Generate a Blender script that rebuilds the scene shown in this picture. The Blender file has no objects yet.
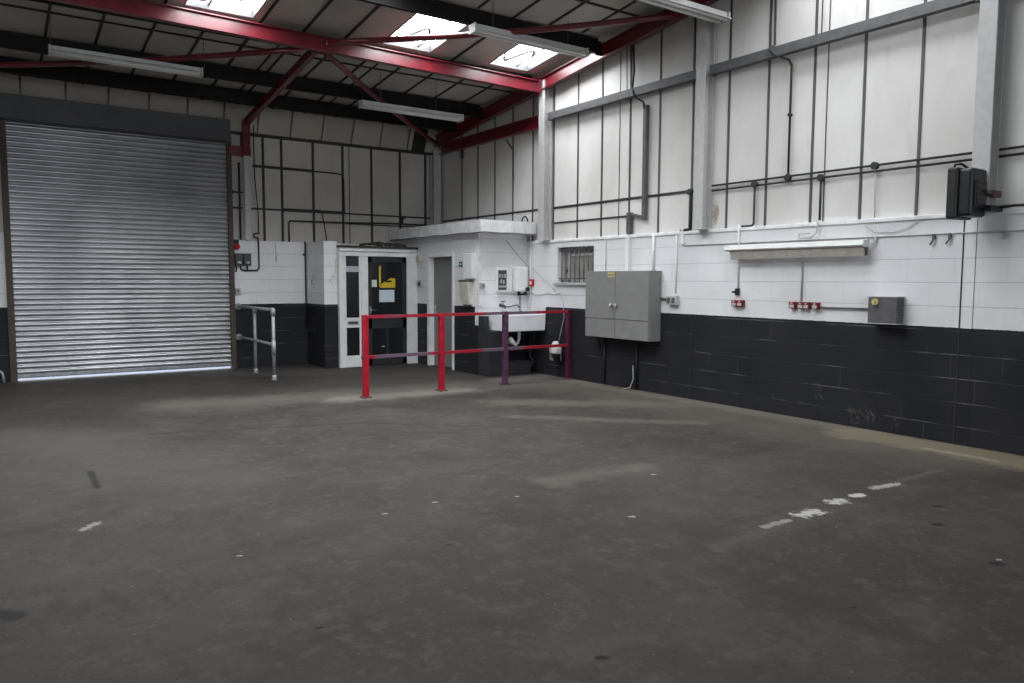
import bpy, bmesh, math, random
from mathutils import Vector, Matrix
random.seed(7)
S = bpy.context.scene
COL = S.collection
def link(o):
    COL.objects.link(o); return o

# ------------------------------------------------------------------ mesh builder
class MB:
    def __init__(s):
        s.bm = bmesh.new(); s.mi = 0
    def _fin(s, faces):
        for f in faces: f.material_index = s.mi
    def box(s, x0, x1, y0, y1, z0, z1, bev=0.0, seg=2):
        x0, x1 = sorted((x0, x1)); y0, y1 = sorted((y0, y1)); z0, z1 = sorted((z0, z1))
        vs = [s.bm.verts.new((x, y, z)) for x in (x0, x1) for y in (y0, y1) for z in (z0, z1)]
        q = [(0,1,3,2),(4,6,7,5),(0,4,5,1),(2,3,7,6),(0,2,6,4),(1,5,7,3)]
        fs = [s.bm.faces.new([vs[i] for i in f]) for f in q]
        s._fin(fs)
        if bev > 0:
            es = list({e for f in fs for e in f.edges})
            r = bmesh.ops.bevel(s.bm, geom=es, offset=bev, segments=seg, affect='EDGES', profile=0.5)
            s._fin(r['faces'])
        return s
    def quad(s, *pts):
        f = s.bm.faces.new([s.bm.verts.new(p) for p in pts]); s._fin([f]); return s
    def prism(s, prof, a, b):
        """prof: closed list of 3-D points at end a offset; extruded by vector a->b"""
        d = Vector(b) - Vector(a); n = len(prof)
        A = [s.bm.verts.new(Vector(p) + Vector(a)) for p in prof]
        B = [s.bm.verts.new(Vector(p) + Vector(a) + d) for p in prof]
        fs = [s.bm.faces.new(A[::-1]), s.bm.faces.new(B)]
        for i in range(n):
            j = (i + 1) % n
            fs.append(s.bm.faces.new((A[i], A[j], B[j], B[i])))
        s._fin(fs); return s
    def frame_dirs(s, d):
        d = d.normalized(); u = Vector((0, 0, 1)) if abs(d.z) < .9 else Vector((1, 0, 0))
        a = d.cross(u).normalized(); return a, d.cross(a).normalized()
    def tube(s, pts, r, seg=10, smooth_cap=True):
        pts = [Vector(p) for p in pts]; rings = []
        rr = r if isinstance(r, (list, tuple)) else [r] * len(pts)
        a = None
        for i, p in enumerate(pts):
            if i == 0: d = pts[1] - pts[0]
            elif i == len(pts) - 1: d = pts[-1] - pts[-2]
            else: d = (pts[i+1] - p).normalized() + (p - pts[i-1]).normalized()
            d = d.normalized()
            if a is None: a, b = s.frame_dirs(d)
            else:
                a = (a - d * a.dot(d)).normalized(); b = d.cross(a).normalized()
            rings.append([s.bm.verts.new(p + (a * math.cos(2*math.pi*k/seg) + b * math.sin(2*math.pi*k/seg)) * rr[i]) for k in range(seg)])
        fs = []
        for i in range(len(rings) - 1):
            for k in range(seg):
                f = s.bm.faces.new((rings[i][k], rings[i][(k+1)%seg], rings[i+1][(k+1)%seg], rings[i+1][k])); f.smooth = True; fs.append(f)
        fs.append(s.bm.faces.new(rings[0][::-1])); fs.append(s.bm.faces.new(rings[-1]))
        s._fin(fs); return s
    def bar(s, p, q, w, h, up=(0,0,1)):
        """rectangular bar from p to q, width w across, height h along up"""
        p, q = Vector(p), Vector(q); d = (q - p).normalized()
        a = d.cross(Vector(up)).normalized(); b = a.cross(d).normalized()
        prof = [a*x + b*y for x, y in ((-w/2,-h/2),(w/2,-h/2),(w/2,h/2),(-w/2,h/2))]
        return s.prism(prof, p, q)
    def ibeam(s, p, q, w, h, t=.012, up=(0,0,1)):
        p, q = Vector(p), Vector(q); d = (q - p).normalized()
        a = d.cross(Vector(up)).normalized(); b = a.cross(d).normalized()
        hw, hh = w/2, h/2
        xy = [(-hw,-hh),(hw,-hh),(hw,-hh+t),(t/2,-hh+t),(t/2,hh-t),(hw,hh-t),(hw,hh),(-hw,hh),(-hw,hh-t),(-t/2,hh-t),(-t/2,-hh+t),(-hw,-hh+t)]
        return s.prism([a*x + b*y for x, y in xy], p, q)
    def chan(s, p, q, w, h, t=.01, up=(0,0,1), flip=1):
        p, q = Vector(p), Vector(q); d = (q - p).normalized()
        a = d.cross(Vector(up)).normalized() * flip; b = (d.cross(a)).normalized()
        hw, hh = w/2, h/2
        xy = [(-hw,-hh),(hw,-hh),(hw,-hh+t),(-hw+t,-hh+t),(-hw+t,hh-t),(hw,hh-t),(hw,hh),(-hw,hh)]
        return s.prism([a*x + b*y for x, y in xy], p, q)
    def disc(s, c, n, r, t, seg=20):
        c = Vector(c); n = Vector(n).normalized(); return s.tube([c, c + n*t], r, seg)
    def build(s, name, mat, parent=None, smooth=False):
        bmesh.ops.recalc_face_normals(s.bm, faces=s.bm.faces)
        off = wloc(parent) if parent else Vector((0,0,0))
        if parent: bmesh.ops.translate(s.bm, verts=s.bm.verts, vec=-off)
        me = bpy.data.meshes.new(name); s.bm.to_mesh(me); s.bm.free()
        for m in (mat if isinstance(mat, (list, tuple)) else [mat]): me.materials.append(m)
        if smooth:
            for p in me.polygons: p.use_smooth = True
        o = link(bpy.data.objects.new(name, me))
        if parent: o.parent = parent
        return o
def wloc(o):
    v = Vector((0,0,0))
    while o: v += o.location; o = o.parent
    return v
def tag(o, label, cat, group=None, kind=None):
    o['label'] = label; o['category'] = cat
    if group: o['group'] = group
    if kind: o['kind'] = kind
    return o
def thing(name, label, cat, loc=(0,0,0), group=None, kind='thing'):
    o = link(bpy.data.objects.new(name, None)); o.location = loc; o.empty_display_size = .1
    return tag(o, label, cat, group, kind)
def dup(root, delta, label=None, group=None):
    r = root.copy(); COL.objects.link(r); r.location = Vector(root.location) + Vector(delta)
    if label: r['label'] = label
    if group: r['group'] = group
    for ch in list(root.children):
        c = ch.copy(); COL.objects.link(c); c.parent = r
        for g in list(ch.children):
            d = g.copy(); COL.objects.link(d); d.parent = c
    return r

# ------------------------------------------------------------------ materials
class NT:
    def __init__(s, name):
        s.m = bpy.data.materials.new(name); s.m.use_nodes = True
        s.t = s.m.node_tree; s.t.nodes.clear()
        s.out = s.n('ShaderNodeOutputMaterial'); s.b = s.n('ShaderNodeBsdfPrincipled')
        s.t.links.new(s.b.outputs[0], s.out.inputs[0])
        s._pos = None
    def n(s, k): return s.t.nodes.new(k)
    def l(s, a, b):
        if isinstance(a, (int, float)): b.default_value = a
        elif isinstance(a, tuple):
            b.default_value = a if len(a) == len(b.default_value) else (*a, 1)
        else: s.t.links.new(a, b)
    def math(s, op, a, b=0.0, c=None, clamp=False):
        k = s.n('ShaderNodeMath'); k.operation = op; k.use_clamp = clamp
        s.l(a, k.inputs[0]); s.l(b, k.inputs[1])
        if c is not None: s.l(c, k.inputs[2])
        return k.outputs[0]
    def mix(s, f, a, b):
        k = s.n('ShaderNodeMix'); k.data_type = 'RGBA'
        s.l(f, k.inputs[0]); s.l(a, k.inputs[6]); s.l(b, k.inputs[7]); return k.outputs[2]
    def pos(s):
        if not s._pos:
            g = s.n('ShaderNodeNewGeometry'); x = s.n('ShaderNodeSeparateXYZ')
            s.t.links.new(g.outputs['Position'], x.inputs[0]); s._pos = (g.outputs['Position'], x.outputs[0], x.outputs[1], x.outputs[2])
        return s._pos
    def noise(s, scale, detail=4, rough=.55, vec=None, stretch=None, off=0):
        k = s.n('ShaderNodeTexNoise'); s.l(scale, k.inputs['Scale']); s.l(detail, k.inputs['Detail']); s.l(rough, k.inputs['Roughness'])
        v = vec or s.pos()[0]
        mp = s.n('ShaderNodeMapping'); s.t.links.new(v, mp.inputs[0])
        if stretch: mp.inputs['Scale'].default_value = stretch
        mp.inputs['Location'].default_value = (off, off*1.7, off*.6)
        s.t.links.new(mp.outputs[0], k.inputs['Vector'])
        return k.outputs['Fac']
    def ramp(s, f, lo, hi):
        k = s.n('ShaderNodeMapRange'); s.l(f, k.inputs[0]); k.inputs[1].default_value = lo; k.inputs[2].default_value = hi
        k.interpolation_type = 'SMOOTHSTEP'; return k.outputs[0]
    def comb(s, x, y, z):
        k = s.n('ShaderNodeCombineXYZ'); s.l(x, k.inputs[0]); s.l(y, k.inputs[1]); s.l(z, k.inputs[2]); return k.outputs[0]
    def col(s, c): s.l(c, s.b.inputs['Base Color'])
    def rough(s, r): s.l(r, s.b.inputs['Roughness'])
    def bump(s, h, strength=.3, dist=.01):
        k = s.n('ShaderNodeBump'); k.inputs['Strength'].default_value = strength; k.inputs['Distance'].default_value = dist
        s.l(h, k.inputs['Height']); s.t.links.new(k.outputs[0], s.b.inputs['Normal'])

def paint(name, c, rough=.5, metal=0, wear=.12, scale=6, spec=.4, dirt=None, dirt_amt=.5):
    t = NT(name); nz = t.noise(scale, 5); hi = tuple(min(1, x*(1+wear)) for x in c); lo = tuple(x*(1-wear) for x in c)
    k = t.mix(t.ramp(nz, .3, .7), lo, hi)
    if dirt:
        d = t.ramp(t.noise(scale*2.3, 6, .65, off=3.3), .55, .72)
        k = t.mix(t.math('MULTIPLY', d, dirt_amt), k, dirt)
    t.col(k); t.rough(rough); t.b.inputs['Metallic'].default_value = metal; t.b.inputs['Specular IOR Level'].default_value = spec
    t.bump(t.noise(scale*8, 3), .08, .003)
    return t.m

def blockwork(name, axis, thr=1.1, sink=False):
    t = NT(name); P, x, y, z = t.pos()
    u = y if axis == 'Y' else x
    br = t.n('ShaderNodeTexBrick'); br.offset = .5
    zz = t.math('ADD', z, 0.05 + .003)
    t.t.links.new(t.comb(u, zz, 0), br.inputs['Vector'])
    br.inputs['Scale'].default_value = 1; br.inputs['Brick Width'].default_value = .45; br.inputs['Row Height'].default_value = .225
    br.inputs['Mortar Size'].default_value = .006; br.inputs['Mortar Smooth'].default_value = .35
    br.inputs['Color1'].default_value = (0,0,0,1); br.inputs['Color2'].default_value = (1,1,1,1); br.inputs['Mortar'].default_value = (.5,.5,.5,1)
    fac = br.outputs['Fac']
    # bed joints only (z) read stronger than the painted-over vertical joints
    rowf = t.math('FRACT', t.math('DIVIDE', zz, .225))
    bed = t.math('LESS_THAN', t.math('ABSOLUTE', t.math('SUBTRACT', rowf, .5)), .5)
    edge = t.math('GREATER_THAN', t.math('ABSOLUTE', t.math('SUBTRACT', rowf, .5)), .475)
    patchy = t.ramp(t.noise(1.9, 3, off=5), .4, .6)
    jf = t.math('MULTIPLY', fac, t.math('ADD', t.math('MULTIPLY', edge, .75), .22))
    # white paint
    n1 = t.noise(1.3, 6, .6); n2 = t.noise(9, 5, .6, off=2)
    w = t.mix(t.ramp(n1, .3, .75), (.66,.66,.67), (.76,.76,.77)) if axis == 'Y' else t.mix(t.ramp(n1, .3, .75), (.74,.74,.75), (.82,.82,.83))  # same white paint, toned darker on gable-side walls to balance the light
    w = t.mix(t.math('MULTIPLY', t.ramp(n2, .58, .75), .25), w, (.5,.5,.5))
    w = t.mix(t.math('MULTIPLY', jf, .42), w, (.36,.36,.37))
    pit = t.ramp(t.noise(38, 2, .5, off=7), .72, .78)
    w = t.mix(t.math('MULTIPLY', pit, .35), w, (.3,.3,.3))
    # dark paint
    d = t.mix(t.ramp(n1, .3, .7), (.0175,.018,.022), (.026,.026,.030))
    jl = t.math('MULTIPLY', jf, t.math('MULTIPLY', t.ramp(t.noise(2.2, 4, off=9), .45, .68), .75))
    d = t.mix(jl, d, (.15,.145,.14))
    fl = t.math('MULTIPLY', t.ramp(t.noise(7, 6, .7, off=4), .66, .76), t.math('SUBTRACT', 1, t.ramp(z, .0, .75)))
    d = t.mix(t.math('MULTIPLY', fl, .7), d, (.20,.19,.175))
    if axis == 'Y' and sink:
        for (cy, cz, ry, rz, amt) in ((-8.52,.385,.07,.06,.9),(-8.53,.27,.07,.04,.7),(-8.97,.13,.10,.10,.8),(-9.13,.17,.06,.12,.8),(-9.4,.12,.05,.1,.6),(-7.95,.2,.03,.1,.4)):
            dy = t.math('DIVIDE', t.math('SUBTRACT', y, cy), ry); dz = t.math('DIVIDE', t.math('SUBTRACT', z, cz), rz)
            r = t.math('SQRT', t.math('ADD', t.math('MULTIPLY', dy, dy), t.math('MULTIPLY', dz, dz)))
            nn = t.math('ADD', r, t.math('MULTIPLY', t.math('SUBTRACT', t.noise(16, 6, .8, off=cy), .5), 3.6))
            ring = t.math('MULTIPLY', t.math('SUBTRACT', 1, t.ramp(r, .55, 1.25)), t.ramp(t.noise(24, 6, .75, off=cy, stretch=(1,1,.7)), .50, .58))
            d = t.mix(t.math('MULTIPLY', ring, amt*.6), d, (.13,.125,.105))
    if sink:
        th = t.math('SUBTRACT', thr, t.math('MULTIPLY', t.math('GREATER_THAN', y, -3.56), .3))
    else: th = thr
    edge_n = t.math('MULTIPLY', t.math('SUBTRACT', t.noise(14, 3), .5), .012)
    isw = t.math('GREATER_THAN', t.math('ADD', z, edge_n), th)
    t.col(t.mix(isw, d, w)); t.rough(t.math('ADD', .42, t.math('MULTIPLY', n2, .25)))
    t.b.inputs['Specular IOR Level'].default_value = .16
    hgt = t.math('SUBTRACT', t.math('MULTIPLY', n2, .25), t.math('MULTIPLY', jf, 1.0))
    t.bump(hgt, .55, .008)
    return t.m

def floor_mat():
    t = NT('workshop_concrete'); P, x, y, z = t.pos()
    a = t.noise(.35, 5, .6); b = t.noise(2.2, 7, .62, off=3); c = t.noise(30, 5, .7, off=8)
    st = t.noise(1.0, 6, .65, stretch=(.5, 3.2, 1), off=1.2)
    k = t.mix(t.ramp(a, .32, .68), (.041,.0370,.0332), (.060,.0545,.049))
    k = t.mix(t.math('MULTIPLY', t.ramp(b, .45, .75), .55), k, (.090,.081,.072))
    k = t.mix(t.math('MULTIPLY', t.ramp(st, .5, .75), .5), k, (.037,.034,.031))
    k = t.mix(t.math('MULTIPLY', t.ramp(c, .55, .8), .45), k, (.13,.119,.106))
    k = t.mix(t.math('MULTIPLY', t.ramp(t.noise(40, 3, .6, off=2), .64, .72), .6), k, (.020,.019,.018))
    k = t.mix(t.math('MULTIPLY', t.ramp(t.noise(26, 3, .6, off=12), .70, .76), .6), k, (.20,.19,.17))
    k = t.mix(t.math('MULTIPLY', t.ramp(t.noise(5, 6, .7, stretch=(1.6,.5,1), off=21), .54, .68), .4), k, (.032,.030,.0275))
    k = t.mix(t.math('MULTIPLY', t.ramp(t.noise(9, 6, .7, off=31), .5, .66), .45), k, (.086,.078,.069))
    k = t.mix(t.math('MULTIPLY', t.ramp(t.noise(1.1, 6, .7, stretch=(1.2,.7,1), off=41), .52, .66), .45), k, (.031,.0285,.026))
    def seg(k, x1, y1, x2, y2, r, colr, amt, ns=8, nd=1.0, soft=.5):
        L2 = (x2-x1)**2 + (y2-y1)**2 + 1e-9
        ax = t.math('SUBTRACT', x, x1); ay = t.math('SUBTRACT', y, y1)
        h = t.math('DIVIDE', t.math('ADD', t.math('MULTIPLY', ax, x2-x1), t.math('MULTIPLY', ay, y2-y1)), L2, clamp=True)
        dx = t.math('SUBTRACT', ax, t.math('MULTIPLY', h, x2-x1)); dy = t.math('SUBTRACT', ay, t.math('MULTIPLY', h, y2-y1))
        d = t.math('SQRT', t.math('ADD', t.math('MULTIPLY', dx, dx), t.math('MULTIPLY', dy, dy)))
        d = t.math('ADD', t.math('DIVIDE', d, r), t.math('MULTIPLY', t.math('SUBTRACT', t.noise(ns, 5, .65, off=x1), .5), 2*nd))
        m = t.math('SUBTRACT', 1, t.ramp(d, 1-soft, 1+soft))
        return t.mix(t.math('MULTIPLY', m, amt), k, colr)
    dust = (.21,.195,.168)
    k = seg(k, -5.6,-3.6, -.2,-4.3, .42, dust, .34, 2.5, 1.2, .9)          # dusty band along the guard rail
    k = seg(k, -3.75,-4.25, -2.1,-4.35, .22, dust, .7, 5, 1.0, .8)
    k = seg(k, -4.3,-.6, -2.8,-1.4, .5, (.10,.094,.085), .5, 3, 1.2, .8)
    k = seg(k, -1.0,-3.75, -.1,-3.75, .22, dust, .4, 4, 1.1, .8)
    k = seg(k, -.12,-4.6, -.12,-9.2, .20, (.19,.168,.13), .6, 3, .9, .7)       # strip by the gable wall
    k = seg(k, -.30,-9.2, -.26,-10.7, .30, (.25,.205,.135), .72, 5, .9, .5)
    k = seg(k, -.42,-9.9, -.40,-10.5, .035, (.38,.34,.27), .6, 14, 2.2, .8)
    k = seg(k, -2.2,-5.5, -.5,-6.9, .22, (.15,.135,.108), .5, 3, 1.6, .9)
    k = seg(k, -2.6,-6.5, -1.2,-7.9, .10, (.15,.135,.11), .4, 4, 1.8, .9)
    k = seg(k, -.5,-5.0, -.6,-10.2, .55, (.13,.118,.095), .4, 2.2, 1.0, .9)
    k = seg(k, -4.0,-8.9, -3.1,-9.0, .12, (.13,.12,.10), .4, 4, 1.6, .9)
    k = seg(k, -7.2,-4.8, -6.2,-7.5, .5, (.095,.087,.075), .4, 2, 1.2, .9)
    k = seg(k, -4.0,-2.4, -4.0,-1.6, .35, (.030,.028,.027), .5, 4, 1.1, .7)
    k = seg(k, -6.2,-5.3, -4.2,-5.9, .03, (.026,.025,.024), .55, 6, 1.0, .8)
    k = seg(k, -4.2,-5.9, -3.0,-7.0, .03, (.026,.025,.024), .4, 6, 1.0, .8)
    white = (.42,.41,.385)
    k = seg(k, -3.15,-10.50, -2.98,-10.51, .050, white, .85, 20, 2.4, .45)     # worn paint line
    k = seg(k, -2.71,-10.45, -2.60,-10.455, .045, white, .85, 20, 2.4, .45)
    k = seg(k, -2.43,-10.44, -2.37,-10.45, .040, white, .9, 22, .9, .25)
    k = seg(k, -2.12,-10.40, -1.85,-10.44, .032, white, .6, 34, 2.2, .4)
    k = seg(k, -3.55,-10.52, -3.3,-10.52, .025, white, .45, 26, 1.3, .4)
    k = seg(k, -4.1,-10.6, -3.4,-10.55, .05, (.12,.11,.09), .22, 9, 1.8, .8)
    k = seg(k, -1.8,-10.4, -1.1,-10.4, .03, (.13,.12,.10), .35, 14, 2.0, .8)
    k = seg(k, -7.05,-8.22, -6.97,-8.12, .028, (.27,.26,.25), .75, 34, 2.6, .3)
    k = seg(k, -6.857,-6.64, -6.868,-7.20, .024, (.020,.020,.020), .75, 14, .4, .6)
    k = seg(k, -7.60,-9.25, -7.44,-9.42, .05, (.018,.018,.018), .85, 10, .4, .6)
    for (px, py, r, cc) in ((-3.02,-11.62,.05,0),(-2.75,-11.72,.06,0),(-2.6,-11.1,.05,0),(-2.2,-10.9,.04,0),(-5.35,-9.7,.018,0),(-4.2,-11.5,.016,0),
                            (-6.35,-10.3,.016,0),(-5.5,-11.2,.03,0),(-6.4,-9.2,.012,1),(-5.0,-8.9,.014,1),(-5.4,-8.95,.012,1),(-4.1,-9.9,.02,1),(-4.45,-9.1,.012,1),(-3.2,-9.2,.02,1),(-5.2,-11.9,.02,1),(-2.95,-11.6,.012,1)):
        k = seg(k, px, py, px+.02, py-.01, r*.62, (.014,.013,.013) if cc == 0 else (.34,.33,.31), .85, 40, 1.6, .4)
    # expansion joint
    t.col(k)
    t.rough(t.math('ADD', .60, t.math('MULTIPLY', b, .3)))
    t.b.inputs['Specular IOR Level'].default_value = .10
    t.bump(t.math('ADD', t.math('MULTIPLY', c, .5), b), .18, .006)
    return t.m

def cladding_mat(name, c1, c2, stain):
    t = NT(name)
    n = t.noise(1.1, 5, .6, stretch=(1, 1, .6)); s = t.noise(3.0, 6, .65, stretch=(2.2, 2.2, .5), off=4)
    k = t.mix(t.ramp(n, .3, .72), c1, c2)
    k = t.mix(t.math('MULTIPLY', t.ramp(s, .56, .76), .35), k, stain)
    k = t.mix(t.math('MULTIPLY', t.ramp(t.noise(24, 3, .6, off=1), .70, .76), .4), k, (.3,.29,.27))
    P, x, y, z = t.pos()
    dy = t.math('DIVIDE', t.math('SUBTRACT', y, -6.99), .05); dz = t.math('DIVIDE', t.math('SUBTRACT', z, 2.36), .14)
    r = t.math('ADD', t.math('SQRT', t.math('ADD', t.math('MULTIPLY', dy, dy), t.math('MULTIPLY', dz, dz))), t.math('MULTIPLY', t.math('SUBTRACT', t.noise(20, 4, off=2), .5), 2))
    onright = t.math('GREATER_THAN', x, -.1)
    k = t.mix(t.math('MULTIPLY', onright, t.math('MULTIPLY', t.math('SUBTRACT', 1, t.ramp(r, .4, 1.3)), .75)), k, (.30,.22,.13))
    t.col(k); t.rough(.55); t.b.inputs['Specular IOR Level'].default_value = .3
    t.bump(t.noise(4, 3), .1, .01)
    return t.m

def emit(name, c, st):
    t = NT(name); t.b.inputs['Emission Strength'].default_value = st; t.b.inputs['Emission Color'].default_value = (*c, 1)
    t.col((.8,.8,.8)); t.rough(.4); return t

M = {}
M['floor'] = floor_mat()
M['apron'] = paint('apron_concrete', (.125,.135,.175), .8)
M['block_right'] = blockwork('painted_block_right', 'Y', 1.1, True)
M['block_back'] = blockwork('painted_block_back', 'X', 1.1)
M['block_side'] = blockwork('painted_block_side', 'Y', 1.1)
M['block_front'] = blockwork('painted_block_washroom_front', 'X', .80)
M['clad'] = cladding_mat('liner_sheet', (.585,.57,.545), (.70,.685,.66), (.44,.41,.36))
M['clad_shaded'] = cladding_mat('liner_sheet_shaded', (.47,.445,.41), (.57,.545,.50), (.34,.31,.26))  # darker copy of the liner sheet, back wall's dimmer light put into its colour
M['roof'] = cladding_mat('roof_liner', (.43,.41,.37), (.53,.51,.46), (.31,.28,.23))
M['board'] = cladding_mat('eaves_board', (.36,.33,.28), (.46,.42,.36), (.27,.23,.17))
M['strip'] = paint('dark_strip', (.028,.027,.027), .6)
M['strip_g'] = paint('grey_strip', (.085,.082,.08), .55)
M['white'] = paint('white_paint', (.74,.74,.75), .5, dirt=(.5,.49,.46), dirt_amt=.35)
M['gloss_white'] = paint('white_gloss', (.76,.77,.76), .3, wear=.06, dirt=(.55,.53,.5), dirt_amt=.2)
M['col_white'] = paint('column_paint', (.47,.465,.46), .5, scale=14, wear=.06, dirt=(.36,.34,.32), dirt_amt=.35)
M['red'] = paint('red_steel', (.14,.009,.017), .28, wear=.25, dirt=(.08,.02,.02), dirt_amt=.5, spec=.8)
M['red_dark'] = paint('red_steel_dusty', (.11,.008,.014), .5, wear=.25, dirt=(.06,.02,.02), dirt_amt=.6)
M['rail_red'] = paint('rail_red', (.42,.012,.030), .35, wear=.2, scale=10, dirt=(.14,.02,.05), dirt_amt=.5)
M['rail_purple'] = paint('rail_purple', (.10,.04,.085), .4, wear=.3, scale=14, dirt=(.20,.015,.04), dirt_amt=.5)
def mixed_rail():
    t = NT('rail_worn'); P, x, y, z = t.pos()
    lowr = t.math('LESS_THAN', z, .8)
    nn = t.math('MULTIPLY', t.math('SUBTRACT', t.noise(9, 4, .6), .5), .5); xx = t.math('ADD', x, nn)
    def rng(a, b): return t.math('MULTIPLY', t.ramp(xx, a-.05, a+.05), t.math('SUBTRACT', 1, t.ramp(xx, b-.05, b+.05)))
    up = t.math('ADD', rng(-1.65, -.75), t.math('MULTIPLY', rng(-3.2, -2.9), .4)); lo = t.math('ADD', rng(-3.35, -2.55), rng(-1.7, -.9))
    m = t.math('ADD', t.math('MULTIPLY', lowr, lo), t.math('MULTIPLY', t.math('SUBTRACT', 1, lowr), up), clamp=True)
    k = t.mix(m, (.36,.014,.030), (.16,.10,.15))
    k = t.mix(t.math('MULTIPLY', t.ramp(t.noise(30, 4, .6), .6, .7), .5), k, (.3,.25,.28))
    t.col(k); t.rough(.38); return t.m
M['rail_worn'] = mixed_rail()
M['rail_maroon'] = paint('rail_maroon', (.085,.014,.035), .4, wear=.3, scale=14, dirt=(.08,.03,.08), dirt_amt=.5)
M['purlin'] = paint('purlin_black', (.011,.0105,.011), .65, dirt=(.03,.036,.032), dirt_amt=.5, spec=.2)
M['rail_steel'] = paint('cladding_rail_grey', (.11,.11,.113), .5, metal=.2, scale=12, dirt=(.06,.06,.06), dirt_amt=.5)
M['galv'] = paint('galvanised', (.34,.345,.36), .42, metal=.75, scale=10, wear=.2, dirt=(.18,.18,.18), dirt_amt=.4)
M['tube'] = paint('grey_tube', (.36,.37,.38), .42, metal=.3, scale=16, dirt=(.2,.2,.2), dirt_amt=.4)
M['trunk'] = paint('grey_trunking', (.11,.11,.113), .5, metal=.2, scale=9)
M['black'] = paint('black_plastic', (.014,.014,.015), .45)
M['flood'] = paint('floodlight_black', (.012,.012,.014), .4, scale=14, dirt=(.05,.05,.05), dirt_amt=.4)
M['glassdark'] = paint('dark_glass', (.014,.014,.017), .14, spec=.5, wear=.05)
M['charcoal'] = paint('charcoal_paint', (.030,.030,.034), .4)
M['cab'] = paint('cabinet_grey', (.215,.215,.205), .5, wear=.05, scale=4, dirt=(.17,.165,.155), dirt_amt=.4)
M['greydoor'] = paint('grey_door', (.20,.20,.195), .5, wear=.06, scale=3)
M['boxgrey'] = paint('box_grey', (.105,.10,.105), .55, scale=14, dirt=(.07,.06,.06), dirt_amt=.5)
M['switchgrey'] = paint('switch_grey', (.06,.062,.068), .5)
M['ltgrey'] = paint('light_grey', (.42,.42,.41), .5, scale=12)
M['redplastic'] = paint('red_plastic', (.45,.01,.015), .35)
M['darkred'] = paint('socket_red', (.17,.006,.012), .5)
M['yellow'] = paint('yellow', (.62,.45,.03), .45)
M['yellow_dull'] = paint('yellow_knob', (.60,.52,.20), .45)
M['paper'] = paint('paper', (.70,.72,.66), .7, wear=.04)
M['paper_blue'] = paint('paper_blue', (.55,.66,.74), .6, wear=.04)
M['paper_grey'] = paint('paper_grey', (.42,.47,.50), .6, wear=.04)
M['green'] = paint('sign_green', (.01,.12,.06), .5)
M['porcelain'] = paint('glazed_fireclay', (.80,.80,.83), .18, wear=.04, scale=5)
M['rust'] = paint('guide_brown', (.075,.055,.045), .6, scale=12, dirt=(.12,.09,.07), dirt_amt=.6)
M['hood'] = paint('shutter_hood', (.085,.085,.088), .55, metal=.1, scale=3, dirt=(.06,.06,.06), dirt_amt=.5)
M['fit_white'] = paint('fitting_white', (.66,.66,.64), .4, wear=.06, dirt=(.45,.43,.38), dirt_amt=.4)
M['fit_beige'] = paint('fitting_tray', (.34,.31,.28), .5, scale=14, dirt=(.25,.22,.19), dirt_amt=.5)
M['tubelamp'] = paint('unlit_tube', (.74,.74,.72), .25, wear=.03)
M['beige'] = paint('beige_plastic', (.55,.53,.46), .5)
M['rag'] = paint('white_rag', (.62,.58,.56), .85, scale=20, dirt=(.35,.3,.3), dirt_amt=.5)
M['wood'] = paint('roof_felt', (.045,.040,.035), .8, scale=15, dirt=(.12,.09,.05), dirt_amt=.6)
M['chrome'] = paint('chrome', (.6,.6,.6), .2, metal=1, wear=.05)
M['steelrust'] = paint('plate_rust', (.10,.06,.05), .6, scale=18)
def frosted():
    t = NT('frosted_pane'); t.col(t.mix(t.ramp(t.noise(6, 3), .3, .7), (.26,.25,.23), (.36,.345,.32))); t.rough(.35); return t.m
M['frost'] = frosted()
def shutter_mat():
    t = NT('shutter_slats'); P, x, y, z = t.pos()
    n = t.noise(1.2, 5, .6); s = t.noise(3, 6, .65, stretch=(.4, 1, 3), off=2)
    k = t.mix(t.ramp(n, .3, .7), (.38,.385,.40), (.52,.525,.54))
    grime = t.math('MULTIPLY', t.ramp(s, .5, .7), t.math('SUBTRACT', 1, t.ramp(t.math('ABSOLUTE', t.math('SUBTRACT', z, .75)), .1, .45)))
    k = t.mix(t.math('MULTIPLY', grime, .6), k, (.08,.08,.075))
    t.col(k); t.b.inputs['Metallic'].default_value = .85; t.rough(.34); return t.m
M['shutter'] = shutter_mat()
SKY = emit('rooflight_glow', (.93,.97,1.0), 24.0)
n_ = SKY.noise(5, 4, .6, stretch=(1, .5, 1)); SKY.l(SKY.mix(SKY.ramp(n_, .25, .7), (.86,.90,.95), (.95,.98,1.0)), SKY.b.inputs['Emission Color'])
M['sky'] = SKY.m

# ------------------------------------------------------------------ the building shell
XL, YF, RIDGE = -13.0, -20.0, -12.5
def zr(y): return 4.41 - .112*y if y >= RIDGE else 4.41 - .112*RIDGE + .112*(y - RIDGE)
DW = 2.14
b = MB(); b.box(XL-.3, .3, YF-6, .08, -.12, 0)
tag(b.build('floor', M['floor']), 'bare grey concrete workshop floor with worn white paint flecks', 'floor', kind='structure')

b = MB(); b.box(XL-3, 3, .08, 7, -.12, -.004); tag(b.build('ground', M['apron']), 'pale sunlit concrete apron outside, seen under the roller shutter', 'ground', kind='structure')
def gable_poly(b, x, z0, y0, y1):
    ys = [y0, y1]
    if y1 < RIDGE < y0: ys = [y0, RIDGE, y1]
    b.quad(*[(x, y, zr(y)+.06) for y in ys], (x, y1, z0), (x, y0, z0))
JOINTS = [-0.865, -1.432, -1.996, -2.555, -3.133, -3.697, -4.294, -4.845, -5.436, -6.007, -6.59, -7.16, -7.727, -8.319, -8.899, -9.487]
THIN = [-5.22, -8.476]
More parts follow.
